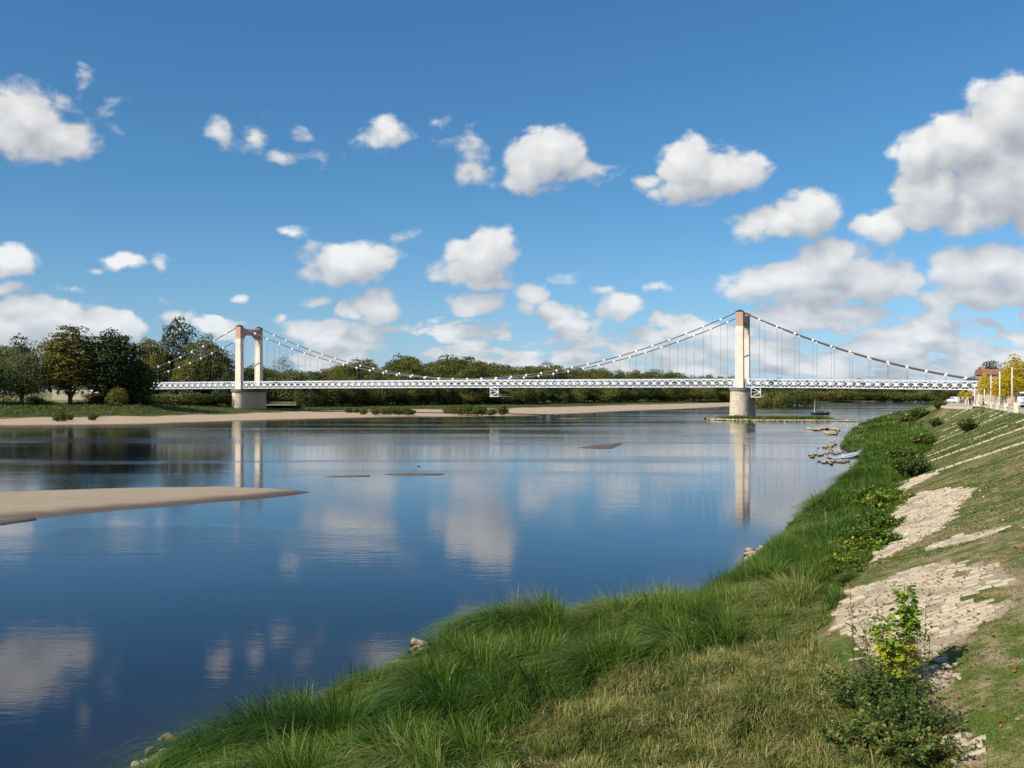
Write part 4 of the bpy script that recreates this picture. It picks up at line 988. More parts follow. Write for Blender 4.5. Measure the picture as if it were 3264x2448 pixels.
# long stony groyne with grass at the foot of the stone pier
def groyne():
    rng = random.Random(4); b = MB(); n = 60
    L = [(1530, 907.5, 1.0), (1560, 908.5, 2.5), (1640, 910, 3.5), (1720, 910.5, 3.5), (1800, 910.5, 2.6), (1860, 911.5, 1.2)]
    px = np.linspace(1530, 1862, n); py = np.interp(px, [l[0] for l in L], [l[1] for l in L]) - 1.4; hw = np.interp(px, [l[0] for l in L], [l[2] for l in L])
    vs = []
    for x, y, w in zip(px, py, hw):
        p = at(x, y, 0); w *= rng.uniform(.85, 1.15)
        for d, z in ((-1.6, -.4), (-1, .12), (-.35, .32), (0.8, .45), (2.2, .40), (3.2, -.4)): vs.append((p.x, p.y + 3 + d * w, z + rng.uniform(-.04, .04)))
    b.add(vs, [(i * 6 + j, i * 6 + j + 1, (i + 1) * 6 + j + 1, (i + 1) * 6 + j) for i in range(n - 1) for j in range(5)])
    mk('groyne', b.mesh('groyne', M['sand']), kind='structure', label='low stony groyne running from the stone pier towards the near bank')
    for k in range(105):
        x = rng.uniform(1530, 1862); y = float(np.interp(x, [l[0] for l in L], [l[1] for l in L])); p = at(x, y + rng.gauss(-.2, .35), 0)
        o = mk('rock', rng.choice(ROCKS), None, label='pale rock edging the groyne in front of the stone pier', cat='rock', group='rocks edging the groyne'); s = rng.uniform(.5, 1.15) * (1.3 if x < 1570 or 1845 > x > 1815 else 1)
        o.location = (p.x, p.y + 1.2, .12); o.scale = (s, s * .9, s * rng.uniform(.5, 1.1)); o.rotation_euler = (0, 0, rng.uniform(0, 6))
groyne()

# ------------------------------------------------------------------ grass
def blade_mesh(name, P, Lh, D, W, m, tone, seg=4, droop=.84):
    """P roots, Lh length, D horizontal lean vectors, W width"""
    n = len(P); ts = np.linspace(0, 1, seg + 1)
    side = np.stack([-D[:, 1], D[:, 0], 0 * D[:, 0]], -1) + np.random.default_rng(1).normal(0, .35, (n, 3)) * [1, 1, .2]; side /= np.linalg.norm(side, axis=1, keepdims=True) + 1e-9
    V = []
    for i, t in enumerate(ts):
        h = Lh * (t - droop * t ** 2.6 * np.minimum(np.linalg.norm(D, axis=1), 1.1)); c = P + np.concatenate([D * (Lh * t ** 1.7)[:, None], h[:, None]], 1)
        w = W * (1 - t ** 2) * .5 + .0008
        if i < seg: V += [c - side * w[:, None], c + side * w[:, None]]
        else: V.append(c)
    k = 2 * seg + 1; A = np.stack(V, 1).reshape(-1, 3); tris = []
    for i in range(seg - 1): a = 2 * i; tris += [(a, a + 1, a + 3), (a, a + 3, a + 2)]
    a = 2 * (seg - 1); tris.append((a, a + 1, a + 2)); tris = np.array(tris)
    Fc = (np.arange(n) * k)[:, None, None] + tris[None]; 
    tt = np.repeat(np.array([t for t in ts[:-1] for _ in (0, 1)] + [1.0])[None], n, 0)
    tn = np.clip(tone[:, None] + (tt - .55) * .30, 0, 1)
    return np_mesh(name, A, Fc.reshape(-1, 3), m, {'tone': tn.ravel()})
def scatter(n, y0, y1, rng, lo=None, hi=None, power=1.0):
    """random (v, Y) between two lines of the bank, denser near y0"""
    u = rng.random(n) ** power; Y = y0 + (y1 - y0) * u
    a = lo(Y); b = hi(Y); v = a + (b - a) * rng.random(n); return v, Y
def tussock(v, Y, size, seed):
    """outward direction and height from jittered tussock centres"""
    x = v + .4 * Y; gx, gy = np.floor(x / size), np.floor(Y / size); best = np.full(x.shape, 9e9); ox = np.zeros_like(x); oy = np.zeros_like(x); hh = np.zeros_like(x); idn = np.zeros_like(x)
    for i in (-1, 0, 1):
        for j in (-1, 0, 1):
            cx, cy = gx + i, gy + j; jx = vnoise(cx * 7.13, cy * 3.7, seed); jy = vnoise(cx * 2.9, cy * 8.3, seed + 1)
            dx, dy = x - (cx + jx) * size, Y - (cy + jy) * size; d = dx * dx + dy * dy; m = d < best
            best = np.where(m, d, best); ox = np.where(m, dx, ox); oy = np.where(m, dy, oy); hh = np.where(m, vnoise(cx * 5.1, cy * 4.3, seed + 2), hh); idn = np.where(m, vnoise(cx * 3.3, cy * 6.1, seed + 3), idn)
    r = np.sqrt(best) / size; return np.stack([ox, oy], -1) / size, r, hh, idn
STRAW = [ray(*p) for p in ((1560, 2448), (1640, 2330), (1860, 2200), (2150, 2110), (2420, 2040), (2640, 2030), (2860, 2160), (3010, 2330), (3060, 2448), (3100, 2700), (1500, 2700))]
RUST = [ray(*p) for p in ((2300, 1960), (2600, 1880), (2690, 1960), (2640, 2060), (2450, 2060), (2300, 2040))]
def grow():
    rng = np.random.default_rng(7)
    # tall lush grass by the water, near
    def lush(name, n, y0, y1, size, L, W, seg, power, seed, label, excl=True, hi=None):
        hi = hi or (lambda Y: vt(Y) + .1 + .9 * (vnoise(Y * .8, Y * 0, 88) - .35) + .4 * (vnoise(Y * 2.7, Y * 0, 89) - .5))
        v, Y = scatter(n, y0, y1, rng, lambda Y: vw(Y) + .15, hi, power)
        s = inpoly(v + .9 * (fbm(v * 1.1, Y * 1.1, 3) - .5) + rng.normal(0, .28, len(v)), Y + 1.4 * (fbm(v, Y, 4) - .5) + rng.normal(0, .35, len(Y)), STRAW) if excl else np.zeros(len(v), bool)
        v, Y = v[~s], Y[~s]; k = len(v); off, r, hh, idn = tussock(v, Y, size, seed)
        wind = np.stack([-.22 + .5 * (vnoise(v * .35, Y * .35, seed) - .5), -.12 + .5 * (vnoise(v * .35, Y * .35, seed + 5) - .5)], -1)
        D = off * 1.55 + wind * 2.2 + rng.normal(0, .24, (k, 2))
        edge = np.clip((v - vw(Y)) / .9, .45, 1); ed2 = np.clip((vt(Y) - v) / .8 + .45, .45, 1)
        Lh = L * (.42 + .95 * hh) * (1.12 - .6 * r) * rng.uniform(.65, 1.15, k) * edge * ed2
        rust = inpoly(v, Y, RUST)
        tone = .36 + .34 * (idn - .5) + .7 * (fbm(v * .5, Y * .5, 17) - .5) + rng.normal(0, .16, k) + .36 * (rng.random(k) < .10) + rust * .36 + np.clip((Y - 70) / 60, 0, 1) * .16 * (fbm(v * .4, Y * .2, 66) > .45)
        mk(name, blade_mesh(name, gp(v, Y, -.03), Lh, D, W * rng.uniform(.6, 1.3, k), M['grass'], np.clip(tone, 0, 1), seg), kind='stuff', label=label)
    lush('long_grass', 150000, 11, 31, 1.15, 1.05, .012, 4, 1.35, 41, 'lush long arching grass along the near waterline')
    lush('long_grass', 42000, 31, 66, 1.3, .95, .026, 3, 1.5, 51, 'lush grass along the middle stretch of the bank', False)
    lush('long_grass', 34000, 66, 160, 2.2, 1.0, .06, 3, 1.4, 61, 'rough grass along the bank beyond the outfall', False)
    lush('long_grass', 16000, 160, 620, 5, 1.2, .2, 2, 1.6, 71, 'distant rough grass along the bank near the bridge end', False, lambda Y: vt(Y) + 1.0)
    # shorter fading grass in the foreground
    vs = np.array([p[0] for p in STRAW]); Ys = np.array([p[1] for p in STRAW])
    n = 190000; v = rng.uniform(vs.min() - .6, vs.max() + .5, n); Y = rng.uniform(max(Ys.min(), 9.6), Ys.max() + .8, n)
    k_ = inpoly(v + .9 * (fbm(v * 1.1, Y * 1.1, 3) - .5) + rng.normal(0, .28, n), Y + 1.4 * (fbm(v, Y, 4) - .5) + rng.normal(0, .35, n), STRAW) & (v < vt(Y) + .3); v, Y = v[k_], Y[k_]; k = len(v)
    off, r, hh, idn = tussock(v, Y, .55, 91)
    ang = vnoise(v * 1.3, Y * 1.3, 93) * 9; D = .55 * np.stack([np.cos(ang), np.sin(ang)], -1) + off * .6 + rng.normal(0, .38, (k, 2)) + [-.1, -.1]
    tone = .38 + .7 * (fbm(v * 1.2, Y * 1.2, 95) - .5) + rng.normal(0, .21, k) + .32 * (rng.random(k) < .13)
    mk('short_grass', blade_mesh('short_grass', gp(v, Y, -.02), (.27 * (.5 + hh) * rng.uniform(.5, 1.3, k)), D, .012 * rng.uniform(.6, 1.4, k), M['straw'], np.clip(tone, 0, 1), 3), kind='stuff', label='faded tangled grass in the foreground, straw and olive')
    # short turf on the slope
    for (n, y0, y1, L, W) in ((120000, 10, 26, .05, .008), (90000, 26, 70, .07, .02), (40000, 70, 190, .12, .06)):
        v, Y = scatter(n, y0, y1, rng, lambda Y: vt(Y) - .1, lambda Y: vc(Y) + .3, 1.2)
        x = v + .4 * Y; big = .5 * fbm(x * .45, Y * .45, 23) + .5 * fbm(x * 1.7, Y * 1.7, 24)
        a, b = to_ab(v, Y); pv = np.zeros(len(v), bool)
        for q in PAVED: pv |= inpoly(a, b, q)
        keep = (rng.random(len(v)) < np.clip(1.1 - (big - .42) * 3.2, .35, 1)) & (~pv | (rng.random(len(v)) < .04)); v, Y, big = v[keep], Y[keep], big[keep]; k = len(v)
        D = rng.normal(0, .7, (k, 2)); tone = .20 + np.clip((big - .47) * 3.8, 0, .60) + rng.normal(0, .16, k)
        mk('turf', blade_mesh('turf', gp(v, Y, -.01), L * rng.uniform(.4, 1.5, k), D, W * rng.uniform(.7, 1.4, k), M['turf'], np.clip(tone, 0, 1), 2), kind='stuff', label='patchy short turf on the stone slope')
    # grass on the groyne and the far shore
    n = 9000; px = rng.uniform(1562, 1812, n); base_ = np.interp(px, [1530, 1560, 1640, 1720, 1800, 1860], [907.5, 908.5, 910, 910.5, 910.5, 911.5]) - 1.4
    P = np.array([tuple(at(a, b, 0)) for a, b in zip(px, base_)]); P[:, 1] += 3 + rng.uniform(.2, 7, n); P[:, 2] = .3
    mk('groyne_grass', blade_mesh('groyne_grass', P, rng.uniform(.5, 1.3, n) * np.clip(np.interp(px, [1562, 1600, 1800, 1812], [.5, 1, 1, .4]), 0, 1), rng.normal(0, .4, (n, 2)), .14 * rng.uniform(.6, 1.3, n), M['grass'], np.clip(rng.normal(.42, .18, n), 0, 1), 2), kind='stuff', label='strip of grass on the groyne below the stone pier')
    A, B, Dd, cols = SHORE
    n = 26000; ci = rng.uniform(0, len(cols) - 2, n); i0 = ci.astype(int); fr = (ci - i0)[:, None]; t = (.05 + 1.1 * rng.random(n) ** .8)[:, None]
    Bq = B[i0] * (1 - fr) + B[i0 + 1] * fr; Dq = Dd[i0] * (1 - fr) + Dd[i0 + 1] * fr; P = Bq + (Dq - Bq) * t; tt = t[:, 0].clip(0, 1); P[:, 2] = Bq[:, 2] + (Dq[:, 2] - Bq[:, 2]) * tt * tt * (3 - 2 * tt) - .1
    mk('shore_grass', blade_mesh('shore_grass', P, rng.uniform(.3, 1.0, n), rng.normal(0, .5, (n, 2)), (.22 * rng.uniform(.6, 1.4, n)), M['straw'], np.clip(rng.normal(.12, .16, n), 0, 1), 2), kind='stuff', label='rough grass between the far sand and the woodland')  # low blade tone paints in the tree shade along this strip
    # fallen leaves on the slope
    n = 6500; v, Y = scatter(n, 10, 50, rng, lambda Y: vt(Y) - .2, lambda Y: vc(Y) + .2, 1.3)
    kp = fbm(v * .6, Y * .6, 33) > rng.uniform(.25, .7, n); v, Y = v[kp], Y[kp]; k = len(v)
    V, F_, Tn = quads(gp(v, Y, .03), np.tile([0, 0, 1.6], (k, 1)).astype(float), .055 * (1 + Y / 60), rng, np.clip(rng.normal(.45, .28, k), 0, 1), .8)
    mk('fallen_leaves', np_mesh('fallen_leaves', V, F_, M['fallen'], {'tone': Tn}), kind='stuff', label='orange and brown leaves lying on the slope')
grow()

# ------------------------------------------------------------------ shrubs and young plants on the bank
def leaf_fan(P, Dn, size, rng, tone, asp=.35):
    """pointed leaves: two triangles folded along the midrib"""
    n = len(P); Dn = Dn / (np.linalg.norm(Dn, axis=1, keepdims=True) + 1e-9); up = rng.normal(0, .4, (n, 3)) + [0, 0, 1]
    s = np.cross(Dn, up); s /= np.linalg.norm(s, axis=1, keepdims=True) + 1e-9; L = size[:, None]
    V = np.stack([P, P + Dn * L * .45 + s * L * asp, P + Dn * L + [0, 0, -.08] * L, P + Dn * L * .45 - s * L * asp], 1).reshape(-1, 3)
    b = np.arange(n)[:, None] * 4; F_ = np.concatenate([b + [[0, 1, 2]], b + [[0, 2, 3]]], 1).reshape(-1, 3); return V, F_, np.repeat(tone, 4)
def stemmy(name, seed, h, spread, nst, leaves, lsize, m, asp, tone0=.45, arch=.4, leafstart=.15):
    """stems rising from one root with leaves all along; returns stem mesh and leaf mesh"""
    rng = np.random.default_rng(seed); b = MB(); Ps, Ds = [], []
    for i in range(nst):
        a = rng.uniform(0, 2 * math.pi); r = spread * rng.random() ** .6; hh = h * rng.uniform(.55, 1.0) * (1 - .35 * r / max(spread, .01))
        r0 = r * .35; pts = [(r0 * math.cos(a) + (r - r0) * math.cos(a) * t ** 1.5, r0 * math.sin(a) + (r - r0) * math.sin(a) * t ** 1.5, hh * (t - .15 * arch * t * t)) for t in np.linspace(0, 1, 6)]
        b.tube(pts, [(.012 if nst > 12 else .006) * (1 - .8 * t) * (h / 1.2) ** .5 for t in np.linspace(0, 1, 6)], 4, caps=False)
        pa = np.array(pts); ts = rng.uniform(leafstart, 1, leaves); idx = ts * 5; i0 = np.minimum(idx.astype(int), 4); fr = (idx - i0)[:, None]
        P = pa[i0] * (1 - fr) + pa[i0 + 1] * fr; d = rng.normal(0, 1, (leaves, 3)) * [1, 1, .5] + [0, 0, .35]; Ps.append(P + d * .01); Ds.append(d)
    P = np.concatenate(Ps); Dn = np.concatenate(Ds); n = len(P)
    V, F_, Tn = leaf_fan(P, Dn, lsize * rng.uniform(.6, 1.25, n), rng, np.clip(rng.normal(tone0, .2, n), 0, 1), asp)
    return b.mesh('stems', M['bark'], True), np_mesh('foliage', V, F_, m, {'tone': Tn})
def shrub(name, px, py, meshes, label, cat='shrub', group=None, sc=1.0, rz=0.0, full=False, zadd=-.05):
    v, y = ray(px * (1 if full else 1.4756), py * (1 if full else 1.4756)); p = gp(v, y)
    t = thing(name, label, cat, (p[0], p[1], p[2] + zadd), rz, group); t.scale = (sc, sc, sc); mk('stems', meshes[0], t); mk('foliage', meshes[1], t); return t
SH = [stemmy('s', 1, 1.0, .8, 80, 60, .065, M['shrubleaf'], .28, .50), stemmy('s', 2, .8, .9, 60, 50, .075, M['shrubleaf'], .42, .62), stemmy('s', 3, .95, .85, 70, 60, .065, M['shrubleaf'], .27, .46)]
WL = stemmy('w', 4, 2.1, .55, 8, 34, .12, M['shrubleaf'], .15, .62, leafstart=.3)
VN = [stemmy('v', 5, .8, .9, 80, 60, .085, M['vineleaf'], .45, .5), stemmy('v', 6, .7, .8, 70, 60, .09, M['vineleaf'], .48, .66)]
shrub('weedy_shrub', 1905, 1545, SH[0], 'dense green leafy weed clump at the foot of the paved slope, tallest of the foreground', sc=1.05)
shrub('weedy_shrub', 1960, 1590, SH[2], 'dark leafy clump nearest the slope turf at the lower right', sc=.95, rz=1)
shrub('weedy_shrub', 1850, 1520, SH[1], 'leafy clump left of the tall stems, merging into the faded grass', sc=.85, rz=2)
shrub('weedy_shrub', 1900, 1640, SH[1], 'yellowing leafy clump at the bottom edge of the photo', sc=.9, rz=3)
shrub('weedy_shrub', 2010, 1650, SH[1], 'low clump with yellow leaves beside scattered stones at the bottom right', sc=.7, rz=4)
shrub('willow_sapling', 1850, 1492, WL, 'thin willow stems with narrow leaves standing against the pale paving', 'sapling', sc=1.0)
shrub('willow_sapling', 1995, 1492, WL, 'thin narrow leaved stems rising just right of the lime green sapling', 'sapling', sc=.85, rz=2)
def lime():
    rng = np.random.default_rng(12); b = MB(); Ps, Ds, = [], []
    for (dx, dy, h, lean) in ((0, 0, 1.60, .03), (-.20, .05, 1.15, -.10), (.07, .05, 1.35, .03), (-.10, -.05, .85, -.16)):
        pts = [(dx + lean * t, dy, h * t) for t in np.linspace(0, 1, 6)]; b.tube(pts, [.014 * (1 - .7 * t) for t in np.linspace(0, 1, 6)], 5, caps=False)
        k = int(150 * h); ts = rng.uniform(.25, 1, k); P = np.stack([dx + lean * ts, dy + 0 * ts, h * ts], -1); d = rng.normal(0, 1, (k, 3)) * [1, 1, .2] + [0, 0, -.25]; Ps.append(P); Ds.append(d)
    P = np.concatenate(Ps); n = len(P); V, F_, Tn = leaf_fan(P + np.concatenate(Ds) * .055, np.concatenate(Ds), .115 * rng.uniform(.6, 1.3, n), rng, np.clip(rng.normal(.45, .17, n) + .35 * (P[:, 2] < .75), 0, 1), .42)
    return b.mesh('stems', M['bark'], True), np_mesh('foliage', V, F_, M['limeleaf'], {'tone': Tn})
shrub('lime_green_sapling', 1950, 1488, lime(), 'lime green sapling with broad drooping leaves against the pale paving', 'sapling', sc=1.05)
for i, (x, y, k, s, l) in enumerate([(1905, 1105, 1, 1.5, 'yellow leaved bramble spilling onto the upper paved patch'), (1880, 1092, 0, 1.4, 'bramble with yellow leaves at the grass edge above the upper paved patch'), (1930, 1086, 1, 1.2, 'small yellow green bramble at the top corner of the upper paving'),
      (1895, 1150, 0, 1.2, 'dark green bramble beside the middle of the upper paving'), (1880, 1185, 0, 1.2, 'green bramble hanging over the lower end of the upper paving'), (1850, 1205, 1, 1.1, 'broad leaved green bramble inside the long grass'), (1815, 1240, 1, 1.0, 'bright yellow green bramble patch between grass and slope turf'), (1790, 1215, 0, 1.0, 'green bramble among the long grass left of the paving'),
      (1060, 1640, 1, .6, 'small bright leafed bramble at the bottom edge among long grass')]):
    shrub('bramble', x, y, VN[k], l, 'bramble', sc=s, rz=i)
BS = [stemmy('b', 7, 1.8, 1.2, 70, 50, .16, M['shrubleaf'], .35, .5), stemmy('b', 8, 1.6, 1.4, 70, 50, .18, M['shrubleaf'], .4, .62)]
for i, (x, y, k, s, l) in enumerate([(1970, 1030, 0, .95, 'large leafy bush on the grass edge below the stone ribs'), (1950, 1000, 1, 1.0, 'grey green bush behind the large leafy bush'), (1995, 965, 1, 1.1, 'bush at the top end of the second stone rib'), (2092, 932, 0, .95, 'lone dark bush standing on the turf slope'), (2022, 922, 0, 1.0, 'dark low bush on the bank left of the lone bush'), (2000, 955, 1, .8, 'pale bush beside the upper stone ribs'),
      (1985, 905, 1, 1.6, 'olive bush far along the bank before the bridge'), (1960, 915, 1, 1.4, 'brownish bush on the far grass edge'), (2030, 900, 0, 1.2, 'small dark bush near the pale path')]):
    shrub('bush', x, y, BS[k], l, 'bush', sc=s, rz=i * 1.3)
# green tufts on the far sand
tf = [tree_proto('t', 41, 3, 1.7, .02, TREEM['green'], lobes=14, per=90, leaf=.3)]
for (x, y, w, h, l) in [(124, 911, 2.6, 2.0, 'round green tussock on the far sand, left one of a touching pair'), (135, 911, 2.2, 1.9, 'round green tussock on the far sand, right one of a touching pair'), (150, 909, 1.6, 1.2, 'smallest green tussock beside the touching pair on the far sand'), (199, 909, 2.4, 1.5, 'single green tussock on the far sand right of the pair'),
      (755, 893, 3.0, 1.5, 'green tussock on the sand right of the smooth pier'), (770, 893, 2.4, 1.4, 'second green tussock right of the smooth pier'), (812, 897, 3, 2.0, 'roundest green tussock on the sand before the dark row'), (785, 896, 2.6, 1.5, 'low green tussock between the pier and the roundest one'),
      (830, 896, 3, 1.7, 'dark tussock at the left end of the dark row on the sand'), (842, 896, 4, 2, 'green tussock in the dark row on the sand'), (857, 896, 4, 1.8, 'dark tussock in the middle of the dark row'), (872, 896, 4, 1.8, 'dark tussock near the right end of the dark row'), (885, 897, 3.4, 1.4, 'dark tussock at the right end of the dark row'),
      (966, 894, 3.2, 2.1, 'lone pointed tussock left of the green hedge of tussocks'), (982, 895.5, 4, 2.2, 'leftmost bush of the green hedge on the sand'), (996, 896, 5, 2.3, 'second bush of the green hedge on the sand'), (1012, 896.5, 5, 2.6, 'tallest bush of the green hedge on the sand'), (1028, 897, 4.5, 1.8, 'low bush of the green hedge on the sand'), (1044, 897, 5, 2.2, 'bush near the right end of the green hedge'), (1060, 897.5, 3.6, 1.7, 'rightmost bush of the green hedge on the sand'), (1087, 897, 3.8, 2.5, 'lone tussock right of the green hedge on the sand')]:
    p = at(x, y, .35); tree('tussock', tf[0], p, w, h, x, l, 'tussock')

# ------------------------------------------------------------------ left bank: levee, house, extra trees, hut
def left_bank():
    b = MB(); n = 24; px = np.linspace(-420, 640, n); rows = []
    vs = []
    for x in px:
        top = float(np.interp(x, [-420, 120, 300, 520, 640], [7.3, 7.3, 5.6, 4.4, 2.6]))
        for Y, z in ((372, 2.6), (392, 3.6), (412, top), (424, top), (480, 3.0)):
            p = atY(x, Y, z); vs.append(tuple(p))
    b.add(vs, [(i * 5 + j, i * 5 + j + 1, (i + 1) * 5 + j + 1, (i + 1) * 5 + j) for i in range(n - 1) for j in range(4)])
    mk('levee', b.mesh('levee', simple('dry_grass_bank', (.22, .19, .08), (.13, .14, .05), .25, .95), True), kind='structure', label='dry grass levee behind the trees of the far left bank')
    b = MB(); vs = []
    for x in px[4:]:
        for Y, z in ((384, 3.62), (391, 3.75)): vs.append(tuple(atY(x, Y, z)))
    k = len(px[4:]); b.add(vs, [(2 * i, 2 * i + 1, 2 * i + 3, 2 * i + 2) for i in range(k - 1)]); mk('far_path', b.mesh('far_path', M['path']), kind='structure', label='pale path running below the levee under the left bridge end')
    p = atY(158, 402, 0); h = thing('house', 'cream house with a grey roof half hidden behind the browning tree', 'house', (p.x, p.y, 4.6), .1)
    mk('wall', MB().box((0, 0, 2.4), (13, 8, 4.8)).mesh('wall', M['cream']), h)
    r = MB().prism([(-4.6, 4.7), (4.6, 4.7), (0, 7.0)], 'x', -6.9, 6.9); mk('roof', r.mesh('roof', M['cap']), h)
    for x in (-4.4, -1.4, 1.6, 4.6):
        w = mk('window', MB().box((x, -4.03, 2.6), (1.0, .10, 1.4)).mesh('window', M['glass']), h); mk('frame', MB().box((x, -4.0, 1.83), (1.25, .2, .12)).mesh('frame', M['signwhite']), w)
    p = atY(632, 436, 2.2); c = thing('white_hut', 'small white hut among trees right of the smooth pier', 'hut', p, .15)
    mk('wall', MB().box((0, 0, 1.0), (3.6, 2.4, 2.0)).mesh('wall', M['signwhite']), c); mk('roof', MB().prism([(-1.9, 1.95), (1.9, 1.95), (1.4, 2.35), (-1.4, 2.35)], 'y', -1.4, 1.4).mesh('roof', M['cap']), c); mk('window', MB().box((.3, -1.22, 1.25), (1.3, .06, .6)).mesh('window', M['glass']), c)
    p = atY(405, 378, 3.3); c = thing('tall_lamp', 'slim grey lamp standing among the trees under the left cables', 'lamp post', p)
    mk('pole', MB().tube([(0, 0, 0), (0, 0, 9.6)], [.14, .07], 6).mesh('pole', M['cap']), c); mk('head', MB().box((.35, 0, 9.65), (1.0, .3, .16)).mesh('head', M['signwhite']), c)
    for x, top, w, k, lab, Y in ((300, 770, 12, ('green', 1), 'green tree on the levee left of the olive brown tree', 430), (352, 742, 12, ('olive', 0), 'olive tree filling the gap below the tallest tree', 425), (425, 762, 13, ('green', 0), 'mid green tree behind the broad yellowish tree', 436), (485, 772, 12, ('dark', 1), 'dark tree just left of the left pylon', 430), (530, 792, 11, ('green', 2), 'green tree behind the near leg of the left pylon', 440), (110, 770, 12, ('dark', 1), 'dark tree behind the willow and the browning tree', 436), (195, 785, 12, ('green', 1), 'green tree low behind the browning tree', 440), (75, 800, 12, ('olive', 1), 'olive tree low behind the willow trunk', 433), (272, 800, 11, ('dark', 0), 'dark tree at the very end of the bridge deck', 428), (375, 800, 10, ('green', 2), 'green tree under the left cables', 425)):
        place('background_tree', PR[k[0]][k[1]], x, Y, top, w, lab, 4.0)
    for x, w, h_, k, lab, Y in ((75, 6, 3.4, 0, 'green bush under the willow', 291), (205, 8, 4.5, 2, 'brown bush between the browning tree and the dark tree', 305), (285, 9, 4.6, 0, 'green bush under the bridge end', 309), (360, 10, 4.0, 1, 'olive bush on the bank under the left span', 330), (415, 10, 4.5, 0, 'green bush on the bank under the left cables', 345), (495, 9, 5.0, 0, 'green bush touching the smooth pier', 362), (350, 9, 4, 2, 'brown bush on the bank left of the path', 355), (440, 11, 6, 1, 'olive bush behind the green ones under the left cables', 366)):
        tree('bush', PR['bush'][k], atY(x, Y, 2.3), w, h_, x, lab, 'bush')
    for i, (x, Y, w, h_) in enumerate(((232, 300, 9, 4.2), (262, 306, 10, 4.4), (292, 312, 10, 4.0), (322, 322, 10, 3.6), (352, 334, 10, 3.4), (384, 342, 10, 3.2), (416, 350, 10, 3.2), (446, 356, 9, 3.4), (18, 292, 10, 2.8), (100, 300, 8, 2.6), (170, 298, 8, 2.6))):
        tree('dark_bush', PR['dark'][i % 2], atY(x, Y - 5, 1.2), w * 1.1, h_ * 1.35, x, 'dark low bush added in place of shade on the left bank ' + ('below the bridge span', 'below the willow')[i > 7], 'bush', 'dark low bushes added in place of shade on the left bank ' + ('below the bridge span', 'below the willow')[i > 7])  # added bushes, their dark leaves stand in for shade on the bank
left_bank()

